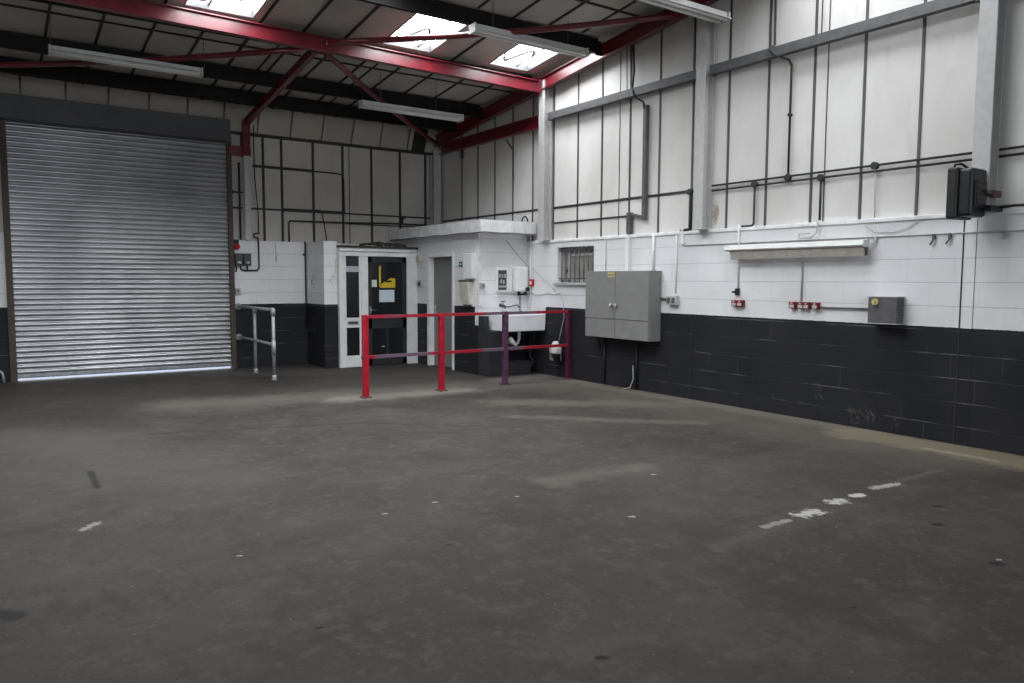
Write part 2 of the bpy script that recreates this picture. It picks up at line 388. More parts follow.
# gable wall (camera's right): dwarf block wall, liner sheets above, window opening
WY0, WY1, WZ0, WZ1 = -3.86, -4.74, 1.49, 2.045
b = MB()
b.box(0, .22, .2, WY0, 0, DW); b.box(0, .22, WY1, YF, 0, DW); b.box(0, .22, WY0, WY1, 0, WZ0); b.box(0, .22, WY0, WY1, WZ1, DW)
b.mi = 1; b.box(-.018, .05, .0, YF, DW-.012, DW+.03, .006)
wr = b.build('wall_right', [M['block_right'], M['white']]); tag(wr, 'long block wall painted white over charcoal with tall pale liner sheets above', 'wall', kind='structure')
b = MB(); gable_poly(b, .045, DW, .2, YF); b.build('liner_sheet', M['clad'], wr)
b = MB()
ys = JOINTS + [JOINTS[-1] - .57*k for k in range(1, 18)]
for i, y in enumerate(ys):
    b.box(.034, .046, y-.014, y+.014, DW+.02, zr(y)+.04)
for y in THIN: b.box(.038, .046, y-.006, y+.006, DW+.02, zr(y))
b.build('joint_strip', M['strip_g'], wr)
b = MB(); b.box(.034, .046, -3.7, -6.75, 2.66, 2.695); b.box(.034, .046, -3.7, -5.45, 2.425, 2.45); b.box(.034, .046, -.1, -3.5, 2.665, 2.695)
b.build('cross_joint', M['strip'], wr)
# movement joints cut beside the third column
b = MB(); b.box(-.004, .002, -9.958, -9.970, 0, DW-.03); b.box(-.003, .002, -10.075, -10.079, 0, DW-.03)
b.box(-.003, .002, -6.66, -6.668, .05, 1.1)
b.build('movement_joint', M['strip'], wr)

# back wall
SX0, SX1, SZ = -7.20, -3.99, 3.95
b = MB()
b.box(SX1, .22, 0, .22, 0, DW+.05); b.box(XL, SX0, 0, .22, 0, DW+.05)
wb = b.build('wall_back', M['block_back']); tag(wb, 'back wall of white over charcoal blockwork with shade-toned liner sheets around the roller shutter', 'wall', kind='structure')
b = MB()
b.quad((SX1,.05,DW),(.2,.05,DW),(.2,.05,4.55),(SX1,.05,4.55)); b.quad((XL,.05,DW),(SX0,.05,DW),(SX0,.05,4.55),(XL,.05,4.55))
b.quad((SX0,.05,SZ),(SX1,.05,SZ),(SX1,.05,4.55),(SX0,.05,4.55))
b.build('liner_sheet', M['clad_shaded'], wb)
b = MB()
for x in [-3.42,-3.10,-2.53,-1.97,-1.40,-.81,-.26]: b.box(x-.018, x+.018, .025, .05, DW+.05, 4.0)
for x in [-1.84]: b.box(x-.006, x+.006, .04, .05, DW+.05, 4.0)
b.build('joint_strip', M['strip'], wb)
b = MB()
b.box(-3.6, -2.53, -.005, .05, 3.445, 3.485); b.box(-3.99, -.1, .01, .05, 2.73, 2.755); b.box(-3.1,-1.97,-.005,.05,2.725,2.775); b.box(-1.9, -.1, .01, .05, 2.55, 2.565)
b.build('cross_joint', M['strip'], wb)
b = MB(); b.box(XL, -.1, -.05, .05, 3.965, 4.005)
b.build('eaves_rail', M['strip'], wb)
# sloping insulation boards between the eaves rail and the roof, one gap by the corner
b = MB()
xs = [-12.2+.58*i for i in range(21)]
edges = [x for x in [-9.2+.567*i for i in range(17)] if x < -.55]
for x in edges:
    x1 = min(x + .55, -.60)
    b.prism([(0,-.03,4.0),(0,-.21,4.42),(0,-.185,4.43),(0,-.005,4.01)], (x+.012,0,0), (x1,0,0))
b.prism([(0,-.03,4.0),(0,-.21,4.42),(0,-.185,4.43),(0,-.005,4.01)], (-.31,0,0), (-.06,0,0))
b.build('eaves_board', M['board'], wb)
b = MB(); b.prism([(0,-.012,4.01),(0,-.185,4.41),(0,-.175,4.415),(0,-.0,4.015)], (-.598,0,0), (-.312,0,0)); b.build('gap_shade_panel', M['black'], wb)  # black panel standing in for the shade inside the board gap
# unseen sides of the shed
b = MB(); gable_poly(b, XL, 0, .2, YF); tag(b.build('wall_left', M['clad_shaded']), 'far side gable wall of pale sheeting beyond the roller shutter', 'wall', kind='structure')
b = MB(); OX0, OX1, OZ = -10.2, -4.2, 4.2      # doorway opening added behind the viewpoint to light the back wall
b.quad((XL,YF,0),(OX0,YF,0),(OX0,YF,OZ),(XL,YF,OZ)); b.quad((OX1,YF,0),(.2,YF,0),(.2,YF,OZ),(OX1,YF,OZ)); b.quad((XL,YF,OZ),(.2,YF,OZ),(.2,YF,zr(YF)+.06),(XL,YF,zr(YF)+.06)); tag(b.build('wall_front', M['clad']), 'pale sheeted wall behind the viewpoint, with a doorway opening added for light', 'wall', kind='structure')

# roof liner with rooflight openings
lights = []
for (x0, x1) in ((-1.06,-.33),(-2.81,-2.05),(-5.38,-4.56),(-7.9,-7.1),(-9.6,-8.8)):
    lights.append((x0, x1, -3.48, -4.88))  # first three are visible, the others added out of view for light
for (x0, x1) in ((-4.2,-3.4),(-5.38,-4.56),(-7.9,-7.1)):
    lights.append((x0, x1, -5.12, -6.36))  # unseen row added to brighten the back wall
for (x0, x1) in ((-1.06,-.33),(-2.81,-2.05),(-5.38,-4.56)):
    lights.append((x0, x1, -8.3, -9.75))  # unseen row: gable one inferred from the bright wall top, others added
for (x0, x1) in ((-4.2,-3.4),(-5.38,-4.56),(-7.9,-7.1)):
    lights.append((x0, x1, -6.70, -8.05))  # another unseen row, added to throw more light towards the back
xb = sorted({XL, .2} | {v for l in lights for v in l[:2]}); yb = sorted({.2, YF, RIDGE} | {v for l in lights for v in l[2:]}, reverse=True)
b = MB()
def isopen(x0, x1, y0, y1):
    cx, cy = (x0+x1)/2, (y0+y1)/2
    return any(l[0] < cx < l[1] and l[3] < cy < l[2] for l in lights)
for i in range(len(xb)-1):
    for j in range(len(yb)-1):
        if not isopen(xb[i], xb[i+1], yb[j], yb[j+1]):
            b.quad((xb[i],yb[j],zr(yb[j])),(xb[i+1],yb[j],zr(yb[j])),(xb[i+1],yb[j+1],zr(yb[j+1])),(xb[i],yb[j+1],zr(yb[j+1])))
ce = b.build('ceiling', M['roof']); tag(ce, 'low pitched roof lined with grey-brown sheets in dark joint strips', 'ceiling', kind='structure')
b = MB()
for i in range(23):
    x = -.495 - .565*i
    for (y0, y1) in ((0, -3.35), (-3.35, -5.0), (-5.0, -6.55), (-6.55, RIDGE)):
        ym = (y0+y1)/2
        if y0 == -3.35 and any(l[0]-.02 < x < l[1]+.02 and l[2] > -3.7 and l[3] > -5 for l in lights): continue
        b.bar((x, y0, zr(y0)-.008), (x, y1, zr(y1)-.008), .03, .02)
for x in (-4.03, -4.46, -2.55): b.bar((x, 0, zr(0)-.008), (x, -3.35, zr(-3.35)-.008), .02, .02)
for y in (-2.58, -5.75, -8.2): b.box(XL, .04, y-.014, y+.014, zr(y)-.018, zr(y)+.004)
b.build('joint_strip', M['strip'], ce)
wn = [('window_%d' % (i+1)) for i in range(len(lights))]
rl_lab = {0:'glowing rooflight nearest the gable wall above the red beam', 1:'glowing rooflight above the middle of the red beam', 2:'glowing rooflight cut off by the top edge above the far part of the red beam'}
for i, (x0, x1, y0, y1) in enumerate(lights):
    w = thing(wn[i], rl_lab.get(i, 'unseen rooflight sheet placed in the roof slope to light the shed'), 'rooflight', ((x0+x1)/2, (y0+y1)/2, zr((y0+y1)/2)), None, 'structure')
    if i > 2: w['group'] = 'rooflights out of view'
    b = MB(); b.quad((x0,y0,zr(y0)+.09),(x1,y0,zr(y0)+.09),(x1,y1,zr(y1)+.09),(x0,y1,zr(y1)+.09)); b.build('pane', M['sky'], w)
    b = MB()
    for (xa, xc) in ((x0, x0+.012), (x1-.012, x1)): b.prism([(xa,y0,zr(y0)-.01),(xc,y0,zr(y0)-.01),(xc,y0,zr(y0)+.1),(xa,y0,zr(y0)+.1)], (0,0,0), (0,y1-y0,zr(y1)-zr(y0)))
    b.box(x0, x1, y0, y0-.012, zr(y0)-.01, zr(y0)+.1); b.box(x0, x1, y1, y1+.012, zr(y1)-.01, zr(y1)+.1)
    xm = x1 - .20 if i != 2 else x0 + .28
    b.bar((xm, y0, zr(y0)+.05), (xm, y1, zr(y1)+.05), .022, .03)
    b.build('frame', M['trunk'], w)
    if i < 3:
        b = MB(); pts = []
        for k in range(15):
            tt = k/14; xx = x0 + .12 + (x1-x0-.35)*tt; yy = y0 - .30 + .20*math.sin(tt*6.2+i*.4) - .12*tt
            pts.append((xx, yy, zr(yy)+.045))
        b.tube(pts, .022, 6); b.build('torn_seal', M['trunk'], w)

# ------------------------------------------------------------------ steelwork
def steel_column(y, lab, z0=DW+.03, ztop=None, w=.15, p=.14):
    t = thing('steel_column', lab, 'column', (-.02, y, z0)); zt = ztop
    b = MB(); b.ibeam((-p/2+.01, y, z0), (-p/2+.01, y, zt), w, p+.02, .014, up=(1,0,0)); b.build('i_section', M['col_white'], t)
    b = MB(); b.box(-p-.005, .02, y-w/2-.005, y+w/2+.005, z0-.002, z0+.012); b.build('base_plate', M['col_white'], t)
    return t
steel_column(-3.60, 'white steel gable column standing beside the washroom, carrying the end of the red beam', ztop=4.655)
steel_column(-6.86, 'white steel gable column standing between the grey cabinet and the wall light', ztop=4.86)
steel_column(-10.14, 'white steel gable column with the black floodlight at its foot', ztop=5.22)
# back wall column: white below, red above, with bracket
t = thing('steel_column', 'back wall column beside the roller shutter, white below and red at the top', 'column', (-3.75, -.05, DW+.05))
b = MB(); b.ibeam((-3.74,-.06,DW+.05),(-3.74,-.06,3.60),.10,.14,.012,up=(0,1,0)); b.build('lower_column', M['col_white'], t)
b = MB(); b.ibeam((-3.74,-.06,3.60),(-3.74,-.06,4.20),.13,.15,.012,up=(0,1,0)); b.build('upper_column', M['red_dark'], t)
b = MB(); b.box(-4.02,-3.66,-.10,-.04,3.60,3.76,.004); b.build('bracket', M['red'], t)
t = thing('steel_column', 'grey painted corner column where the two walls meet behind the washroom roof', 'column', (-.12, -.1, DW))
b = MB(); b.ibeam((-.10,-.09,DW+.03),(-.10,-.09,4.05),.16,.14,.012,up=(0,1,0)); b.build('i_section', M['col_white'], t)

def rz_top(y): return 4.29 - .112*y
def steel(name, lab, cat, mb, mat, loc, group=None):
    o = mb.build(name, mat); tag(o, lab, cat, group, 'thing'); return o
def beam_thing(name, lab, cat, p, q, w, h, mat, plates=(), up=(0,0,1), kind='I', group=None):
    t = thing(name, lab, cat, p, group)
    b = MB(); {'I': b.ibeam, 'B': b.bar, 'C': b.chan}[kind](p, q, w, h, up=up); b.build('section', mat, t)
    if plates:
        b = MB()
        for pl in plates: b.box(*pl)
        b.build('end_plate', mat, t)
    return t
beam_thing('rafter', 'red gable rafter sloping up the pale wall from the back corner', 'rafter', (-.115,-.12,4.20+.012), (-.115,-12.4,4.20+.112*12.4), .10, .19, M['red'], ())
beam_thing('rafter', 'short dusty red rafter rising from the shutter-side column to the middle of the red beam', 'rafter', (-3.74,-.15,4.16), (-3.74,-3.46,4.575), .075, .11, M['red'], ((-3.82,-3.66,-3.46,-3.48,4.50,4.70),))
beam_thing('edge_beam', 'long red steel beam crossing under the roof to the white gable column', 'beam', (-12.6,-3.555,4.706), (-.19,-3.555,4.560), .105, .185, M['red'], ((-.19,-.165,-3.63,-3.47,4.45,4.66),))
beam_thing('cladding_rail', 'red horizontal rail on the pale wall between the back corner and the first white column', 'rail', (-.055,-.18,4.055), (-.055,-3.52,4.055), .08, .20, M['red'], (), kind='C')
def rail(y0, y1, lab):
    t = thing('cladding_rail', lab, 'rail', (-.04, y0, 4.095))
    b = MB(); b.chan((-.045,y0,4.095),(-.045,y1,4.095),.09,.105,.006,flip=-1); b.build('section', M['rail_steel'], t)
    b = MB(); b.box(-.10,0,y0-.0,y0-.05,4.03,4.042); b.build('cleat', M['rail_steel'], t)
    b = MB(); b.box(-.10,0,y1,y1+.05,4.03,4.042); b.build('cleat', M['rail_steel'], t)
rail(-3.69, -6.77, 'grey steel rail on the pale wall between the first and second white columns')
rail(-6.95, -10.05, 'grey steel rail on the pale wall above the wall light, ending at the floodlight column')
rail(-10.23, -19.8, 'grey steel rail on the pale wall beyond the floodlight column')
# bracing in the roof
def brace(p, q, lab, mat='red'):
    t = thing('roof_brace', lab, 'brace', p)
    b = MB(); p, q = Vector(p), Vector(q); n = 8; d = (q-p)
    pts = [p + d*k/n + Vector((0,0,-.05*math.sin(math.pi*k/n))) for k in range(n+1)]
    b.tube(pts, .038, 10); b.build('tube', M[mat], t)
    b = MB(); dn = d.normalized()
    b.bar(p - dn*.02, p + dn*.14, .010, .07); b.build('gusset', M[mat], t)
    b = MB(); b.bar(q - dn*.14, q + dn*.02, .010, .07); b.build('gusset', M[mat], t)
brace((-3.66,-3.66,4.61), (-.18,-6.60,4.83), 'red tubular brace running from the middle of the red beam to the second white column')
brace((-3.62,-3.44,4.54), (-.20,-.26,4.17), 'red tubular brace running from the middle of the red beam down to the back corner')
brace((-3.86,-3.44,4.55), (-7.60,-1.02,4.28), 'red tubular brace running from the middle of the red beam out above the roller shutter')
# purlins
def purlin(y, lab, x0=XL+.1, x1=-.17, mat='purlin'):
    t = thing('purlin', lab, 'purlin', (x1, y, zr(y)))
    b = MB(); h = .215; z1 = zr(y)-.022
    b.prism([(0,y+.06,z1-.0),(0,y+.06,z1-.012),(0,y+.006,z1-.012),(0,y+.006,z1-h+.0),(0,y-.06,z1-h),(0,y-.06,z1-h+.012),(0,y-.006,z1-h+.012),(0,y-.006,z1)], (x0,0,0), (x1,0,0))
    b.build('z_section', M[mat], t)
    b = MB(); b.box(x1-.05, x1+.05, y-.02, y-.006, z1-h-.02, z1-.04); b.build('cleat', M[mat], t)
purlin(-.92, 'black roof purlin just in front of the eaves boards over the shutter')
purlin(-1.83, 'black roof purlin from which the two lights near the back wall hang')
purlin(-3.37, 'black roof purlin running tight above the long red beam')
purlin(-4.97, 'black roof purlin with the rooflights ending against it, nearer than the red beam')
purlin(-6.50, 'black roof purlin passing over the second white column')
for i, y in enumerate((-8.12, -9.9, -11.5)):
    purlin(y, 'black roof purlin out of view overhead', ); 
for o in COL.objects:
    if o.get('label') == 'black roof purlin out of view overhead': o['group'] = 'purlins out of view'

# ------------------------------------------------------------------ roller shutter (a door of the building)
t = thing('roller_shutter', 'tall galvanised roller shutter with grey hood, closed to a thin gap of daylight', 'roller shutter', (-5.6, 0, 0))
b = MB(); prof = []; pitch = .0785; z = .10; N = 49
ring = []
for i in range(N):
    for (dz, dy) in ((0,.004),(.008,-.008),(.020,-.016),(.034,-.019),(.048,-.014),(.060,-.004),(.070,.008)):
        ring.append((dy, z + i*pitch + dz))
top = ring[-1][1]
x0, x1 = SX0+.06, SX1-.045
vA = [b.bm.verts.new((x0, .015+dy, zz)) for dy, zz in ring]; vB = [b.bm.verts.new((x1, .015+dy, zz)) for dy, zz in ring]
for i in range(len(ring)-1):
    f = b.bm.faces.new((vA[i], vB[i], vB[i+1], vA[i+1])); f.smooth = True
# rear skin for thickness
vC = [b.bm.verts.new((x0, .05, zz)) for zz in (ring[0][1], ring[-1][1])]; vD = [b.bm.verts.new((x1, .05, zz)) for zz in (ring[0][1], ring[-1][1])]
b.bm.faces.new((vC[0], vC[1], vD[1], vD[0]))
o = b.build('slat_curtain', M['shutter'], t)
b = MB(); b.box(x0, x1, -.012, .045, .042, .10, .004); b.box(x0+.02, x1-.02, -.03, -.012, .055, .07); b.build('bottom_bar', M['galv'], t)
for (xa, xc) in ((SX0-.015, SX0+.07), (SX1-.055, SX1+.02)):
    b = MB(); b.box(xa, xc, -.055, -.03, 0, SZ); b.box(xa, xa+.01 if xa < -5 else xa+.01, -.03, .06, 0, SZ); b.box(xa, xc, .06, .07, 0, SZ); b.build('guide', M['rust'], t)
b = MB(); b.box(SX0-.35, -4.045, -.31, -.005, 3.79, 4.135, .006); b.build('hood', M['hood'], t)
# ------------------------------------------------------------------ lobby pier, lobby roof, washroom block
b = MB(); b.box(-2.70, -2.46, -.86, 0, 0, DW+.04, .004)
p = b.build('wall_pier', M['block_front']); p.data.materials[0] = M['block_back']; tag(p, 'short block pier beside the entrance door, white over charcoal', 'wall', kind='structure')
b = MB()
b.box(-.955, -.855, .0, -1.36, 0, 2.44); b.box(-.955, -.855, -2.25, -2.93, 0, 2.44); b.box(-.955, -.855, -1.36, -2.25, 1.965, 2.44)
b.mi = 1; b.box(-.955, -.002, -3.03, -2.93, 0, 2.44)
b.mi = 2; b.box(-1.075, -.002, -.002, -3.29, 2.272, 2.472, .003)
b.box(-.963, -.90, -3.045, -3.005, 1.11, 2.27)
w = b.build('wall_washroom', [M['block_side'], M['block_front'], M['white']]); tag(w, 'white walled washroom box in the corner with a deep fascia and dark painted foot', 'wall', kind='structure')
b = MB(); 
b.tube([(-1.081,-.05,2.276)]+[(-1.081,-3.29*k/12,2.278+.007*math.sin(k*2.1)) for k in range(1,12)]+[(-1.081,-3.297,2.278)]+[(-1.075+1.06*k/8,-3.297,2.278+.005*math.sin(k*1.7)) for k in range(1,9)], .008, 6)
tag(b.build('cable', M['trunk']), 'dark cable run along the lower edge of the washroom fascia', 'cable', kind='thing')
# grey washroom door
d = thing('door_2', 'plain grey flush door in white frame on the side of the washroom', 'door', (-.9,-1.8,0), None, 'structure')
b = MB(); b.box(-.955,-.80,-1.362,-1.40,0,1.925); b.box(-.955,-.80,-2.21,-2.248,0,1.925); b.box(-.955,-.80,-1.362,-2.248,1.926,1.963)
b.box(-.972,-.956,-1.33,-1.40,0,1.924,.002); b.box(-.972,-.956,-2.21,-2.27,0,1.924,.002); b.box(-.972,-.956,-1.33,-2.27,1.925,1.995,.002); b.build('frame', M['gloss_white'], d)
b = MB(); b.box(-.87,-.83,-1.405,-2.205,.008,1.92,.003); lf = b.build('leaf', M['greydoor'], d)
b = MB(); b.tube([(-.87,-1.47,1.0),(-.915,-1.47,1.0),(-.915,-1.57,1.0)], .009, 8); b.box(-.878,-.87,-1.45,-1.49,.92,1.08); b.build('handle', M['chrome'], lf)

# entrance door with sidelight
d = thing('door_3', 'white framed entrance with narrow sidelight and charcoal glazed door', 'door', (-1.75,-.93,0), None, 'structure')
FY0, FY1 = -.94, -.86
b = MB()
for (xa, xc, za, zc) in ((-2.458,-2.355,0,1.935),(-2.055,-1.925,0,1.935),(-1.165,-.958,0,1.935),(-2.458,-.958,1.936,2.019)): b.box(xa, xc, FY0, FY1, za, zc, .002)
b.box(-2.458,-.985,-.97,-.86,2.02,2.075,.004)
b.build('frame', M['gloss_white'], d)
sd = MB(); sd.box(-2.355,-2.055,-.925,-.875,.0,.20,.004); sd.box(-2.355,-2.055,-.925,-.875,.69,.865,.004); sd.box(-2.355,-2.325,-.92,-.88,.2,1.935); sd.box(-2.085,-2.055,-.92,-.88,.2,1.935)
sd = sd.build('sidelight', M['gloss_white'], d)
b = MB(); b.box(-2.325,-2.085,-.905,-.895,.865,1.935); b.box(-2.325,-2.085,-.905,-.895,.2,.69); b.build('pane', M['glassdark'], sd)
b = MB(); b.box(-2.315,-2.11,-.935,-.925,.745,.81,.006); b.mi = 1; b.box(-2.30,-2.125,-.939,-.934,.76,.795); b.build('letter_slot', [M['ltgrey'], M['switchgrey']], sd)
b = MB(); b.box(-2.325,-2.085,-.915,-.905,1.66,1.76); b.build('vent_strip', M['paper_grey'], sd)
lf = MB(); X0, X1 = -1.92, -1.17
for (xa, xc, za, zc) in ((X0,X0+.075,.01,1.93),(X1-.075,X1,.01,1.93),(X0,X1,1.84,1.93),(X0,X1,.66,.87),(X0,X1,.01,.17),((X0+X1)/2-.02,(X0+X1)/2+.02,.17,.66)):
    lf.box(xa, xc, -.915, -.875, za, zc, .003)
lf = lf.build('leaf', M['charcoal'], d)
b = MB(); b.box(X0+.07,X1-.07,-.90,-.89,.87,1.84); b.box(X0+.07,X1-.07,-.90,-.89,.17,.66); b.build('pane', M['glassdark'], lf)
b = MB(); b.box(X0+.02,X0+.06,-.921,-.914,.93,1.06); b.tube([(X0+.04,-.915,.995),(X0+.04,-.955,.995),(X0+.16,-.955,.99)], .010, 8); b.build('handle', M['chrome'], lf)
b = MB(); b.box(-1.66,-1.60,-.904,-.90,.33,.345); b.build('sticker', M['paper_grey'], lf)
b = MB(); b.box(-2.47,-.96,-.99,-.0,2.076,2.115); lr = b.build('roof_lobby', M['wood']); tag(lr, 'thin dark felted roof of the entrance lobby above the white door frame', 'lobby roof', kind='structure')
# dark bundle lying on the lobby roof
b = MB()
for k in range(4):
    x = -1.85 + .16*k; b.tube([(x-.14,-.75-.03*(k%3),2.14+.01*(k%2)),(x+.1,-.7+.02*(k%2),2.17+.012*((k*5)%3)),(x+.28,-.78,2.14)], .022, 7)
tag(b.build('old_cable_coil', M['wood']), 'dark tangle of old cable lying on the lobby roof', 'cable', kind='thing')
# notices on the door
FPY = -.902
b = MB(); b.box(-1.895,-1.745,FPY-.004,FPY,1.40,1.525); tag(b.build('door_notice', M['paper']), 'small square white notice high on the charcoal door glass', 'notice', kind='thing')
b = MB(); b.box(-1.70,-1.405,FPY-.004,FPY,1.13,1.345); tag(b.build('door_notice', M['paper_blue']), 'pale blue rectangular notice below the yellow sign on the door', 'notice', kind='thing')
t = thing('yellow_sign', 'yellow cut-out sticker with upright bar and wedge on the charcoal door', 'sign', (-1.55, FPY, 1.55))
b = MB(); b.box(-1.70,-1.665,FPY-.004,FPY,1.46,1.77); b.build('upright', M['yellow'], t)
b = MB(); b.prism([(0,0,0),(.255,0,0),(.255,0,.165),(.17,0,.175),(.0,0,.075)], (-1.64,FPY,1.385), (-1.64,FPY-.004,1.385)); b.build('wedge', M['yellow'], t)
b = MB(); b.disc((-1.665,FPY,1.42),(0,-1,0),.035,.005); b.build('ball', M['yellow'], t)
b = MB(); b.prism([(0,0,0),(.13,0,.01),(.12,0,.045),(.03,0,.04)], (-1.585,FPY-.004,1.475), (-1.585,FPY-.0055,1.475)); b.build('mark', M['black'], t)
b = MB(); b.disc((-1.665,FPY-.005,1.42),(0,-1,0),.014,.002); b.build('mark', M['black'], t)

# ------------------------------------------------------------------ sink corner
b = MB(); b.box(-.955,-.70,-3.035,-3.36,0,.715,.004); b.box(-.955,-.86,-3.035,-3.20,.72,.955,.003)
b.box(-.695,-.17,-3.035,-3.40,0,.22,.004)
s = b.build('wall_sink_base', M['block_front']); s.data.materials[0] = M['charcoal']; tag(s, 'low charcoal painted block stub and plinth under the white sink', 'wall', kind='structure')
t = thing('belfast_sink', 'deep white fireclay sink standing on the charcoal stub in the corner', 'sink', (-.4,-3.4,.72))
b = MB(); sx0, sx1, sy0, sy1, sz0, sz1 = -.79,-.03,-3.60,-3.06,.795,.985
sz0 = .72
w_ = .035
def bowl(b):
    o0=[(sx0,sy0),(sx1,sy0),(sx1,sy1),(sx0,sy1)]; i0=[(sx0+w_,sy0+w_),(sx1-w_,sy0+w_),(sx1-w_,sy1-w_),(sx0+w_,sy1-w_)]
    A=[b.bm.verts.new((x,y,sz0)) for x,y in o0]; B=[b.bm.verts.new((x,y,sz1)) for x,y in o0]; Cc=[b.bm.verts.new((x,y,sz1)) for x,y in i0]; D=[b.bm.verts.new((x,y,sz0+.04)) for x,y in i0]
    fs=[b.bm.faces.new(A[::-1]), b.bm.faces.new(D)]
    for k in range(4):
        j=(k+1)%4
        for P_,Q_ in ((A,B),(B,Cc),(Cc,D)): fs.append(b.bm.faces.new((P_[k],P_[j],Q_[j],Q_[k])))
    bmesh.ops.bevel(b.bm, geom=list({e for f in fs for e in f.edges}), offset=.012, segments=3, affect='EDGES')
bowl(b); b.build('bowl', M['porcelain'], t)
b = MB(); b.disc((-.41,-3.40,.761),(0,0,1),.035,.006); b.build('drain', M['chrome'], t)
b = MB(); b.tube([(-.41,-3.40,.72),(-.41,-3.40,.60),(-.42,-3.38,.52),(-.47,-3.33,.50),(-.53,-3.30,.52),(-.56,-3.26,.58),(-.60,-3.22,.58)], .026, 10); b.build('waste_trap', M['gloss_white'], t)
b = MB(); b.tube([(-.12,-3.30,.72),(-.12,-3.30,.50),(-.14,-3.32,.30),(-.10,-3.36,.20),(-.20,-3.40,.10)], .016, 8); b.tube([(-.30,-3.25,.72),(-.30,-3.22,.40),(-.16,-3.25,.24)], .012, 8); b.build('supply_pipe', M['black'], t)
b = MB(); b.box(-.06,-.0,-3.55,-3.22,.68,.72); b.box(-.05,-.0,-3.28,-3.24,.45,.68); b.build('bracket', M['charcoal'], t)
# white bundle behind the post: pale stop valve under the sink
b = MB(); b.tube([(-.62,-3.44,.62),(-.58,-3.46,.55),(-.55,-3.47,.50),(-.50,-3.46,.52),(-.52,-3.45,.44)], [.03,.036,.03,.026,.018], 8); tag(b.build('valve', M['gloss_white']), 'white plastic valve and hose hanging under the sink behind the purple post', 'valve', kind='thing')
# taps on the wall
t = thing('wall_tap', 'small tarnished tap on the white wall over the sink end', 'tap', (-.62,-3.032,1.12))
b = MB(); b.tube([(-.53,-3.032,1.12),(-.53,-3.15,1.12),(-.53,-3.18,1.07)], .014, 8); b.build('spout', M['trunk'], t)
b = MB(); b.tube([(-.53,-3.11,1.12),(-.53,-3.11,1.18)], .008, 8); b.tube([(-.57,-3.11,1.18),(-.49,-3.11,1.18)], .009, 8); b.build('handle', M['trunk'], t); b = MB(); b.disc((-.53,-3.034,1.12),(0,-1,0),.03,.01); b.build('wall_plate', M['trunk'], t)
t = thing('water_heater', 'white box water heater on the wall above the sink', 'water heater', (-.24,-3.032,1.5))
b = MB(); b.box(-.31,-.06,-3.16,-3.032,1.345,1.75,.02,3); b.build('casing', M['gloss_white'], t)
b = MB(); b.tube([(-.22,-3.11,1.345),(-.22,-3.11,1.29),(-.09,-3.11,1.30),(-.08,-3.11,1.34)], .020, 8); b.disc((-.085,-3.162,1.38),(0,-1,0),.035,.03); b.disc((-.10,-3.12,1.31),(0,-1,0),.03,.03); b.build('valve', M['black'], t)
b = MB(); b.tube([(-.17,-3.08,1.33),(-.17,-3.08,1.02),(-.17,-3.15,1.01)], .011, 8); b.build('outlet_pipe', M['trunk'], t)
b = MB(); b.tube([(-.52,-3.05,1.10),(-.38,-3.06,1.09),(-.22,-3.06,1.12),(-.17,-3.06,1.08)], .010, 8); tag(b.build('copper_pipe', M['trunk']), 'thin pipe along the white wall from the tap to under the heater', 'pipe', kind='thing')
t = thing('meter_box', 'white wall box with a grey window of fittings, beside the water heater', 'meter box', (-.58,-3.032,1.5))
b = MB(); b.box(-.635,-.335,-3.09,-3.032,1.335,1.725,.006); b.build('casing', M['gloss_white'], t)
b = MB(); b.box(-.61,-.45,-3.095,-3.088,1.37,1.69); b.build('window', M['switchgrey'], t)
for k, (xx, zz) in enumerate(((-.585,1.60),(-.535,1.60),(-.485,1.60),(-.56,1.51),(-.51,1.50))):
    b = MB(); b.box(xx-.015, xx+.015, -3.102, -3.094, zz-.03, zz+.03, .003); b.build('fitting', M['ltgrey'], t)
b = MB(); b.box(-.60,-.46,-3.10,-3.092,1.41,1.44); b.build('rail', M['ltgrey'], t)
t = thing('wall_switch', 'grey metal-clad switch on the washroom corner beside the meter box', 'switch', (-.90,-3.032,1.44))
b = MB(); b.box(-.945,-.865,-3.10,-3.047,1.40,1.48,.005); b.build('body', M['ltgrey'], t)
b = MB(); b.box(-.92,-.89,-3.107,-3.098,1.42,1.46,.004); b.build('rocker', M['trunk'], t)
t = thing('fire_call_point', 'small red fire call point with white face beside the white pipe', 'call point', (-.02,-3.1,1.48))
b = MB(); b.box(-.045,-.003,-3.16,-3.255,1.43,1.545,.006); b.build('case', M['redplastic'], t)
b = MB(); b.box(-.051,-.044,-3.18,-3.235,1.46,1.515); b.build('face', M['paper'], t)
b = MB(); b.tube([(-.018,-3.16,2.29),(-.018,-3.16,1.02)], .013, 8); tag(b.build('conduit', M['gloss_white']), 'white pipe down the inner corner beside the red call point', 'pipe', kind='thing')
b = MB(); b.box(-.10,-.012,-3.055,-3.032,.99,1.13,.004); tag(b.build('splash_tile', M['gloss_white']), 'white square tile on the wall at the back of the sink', 'tile', kind='thing')
b = MB(); b.tube([(-.42,-3.045,2.18),(-.22,-3.045,1.96),(-.03,-3.05,1.80),(-.012,-3.20,1.74),(-.012,-3.83,1.36)], .006, 6); tag(b.build('cable', M['ltgrey']), 'thin grey cable crossing diagonally from the washroom fascia to below the barred window', 'cable', kind='thing')
b = MB(); pts=[(-.012,-3.16,1.33),(-.012,-3.35,1.28),(-.012,-3.5,1.29),(-.012,-3.62,1.33),(-.012,-3.8,1.30),(-.012,-3.95,1.33),(-.012,-4.03,1.2),(-.012,-4.06,.95),(-.03,-4.0,.72),(-.04,-3.96,.56)]
b.tube(pts, .006, 6); tag(b.build('cable', M['ltgrey']), 'thin pale cord looping under the barred window down to the white rag', 'cord', kind='thing')
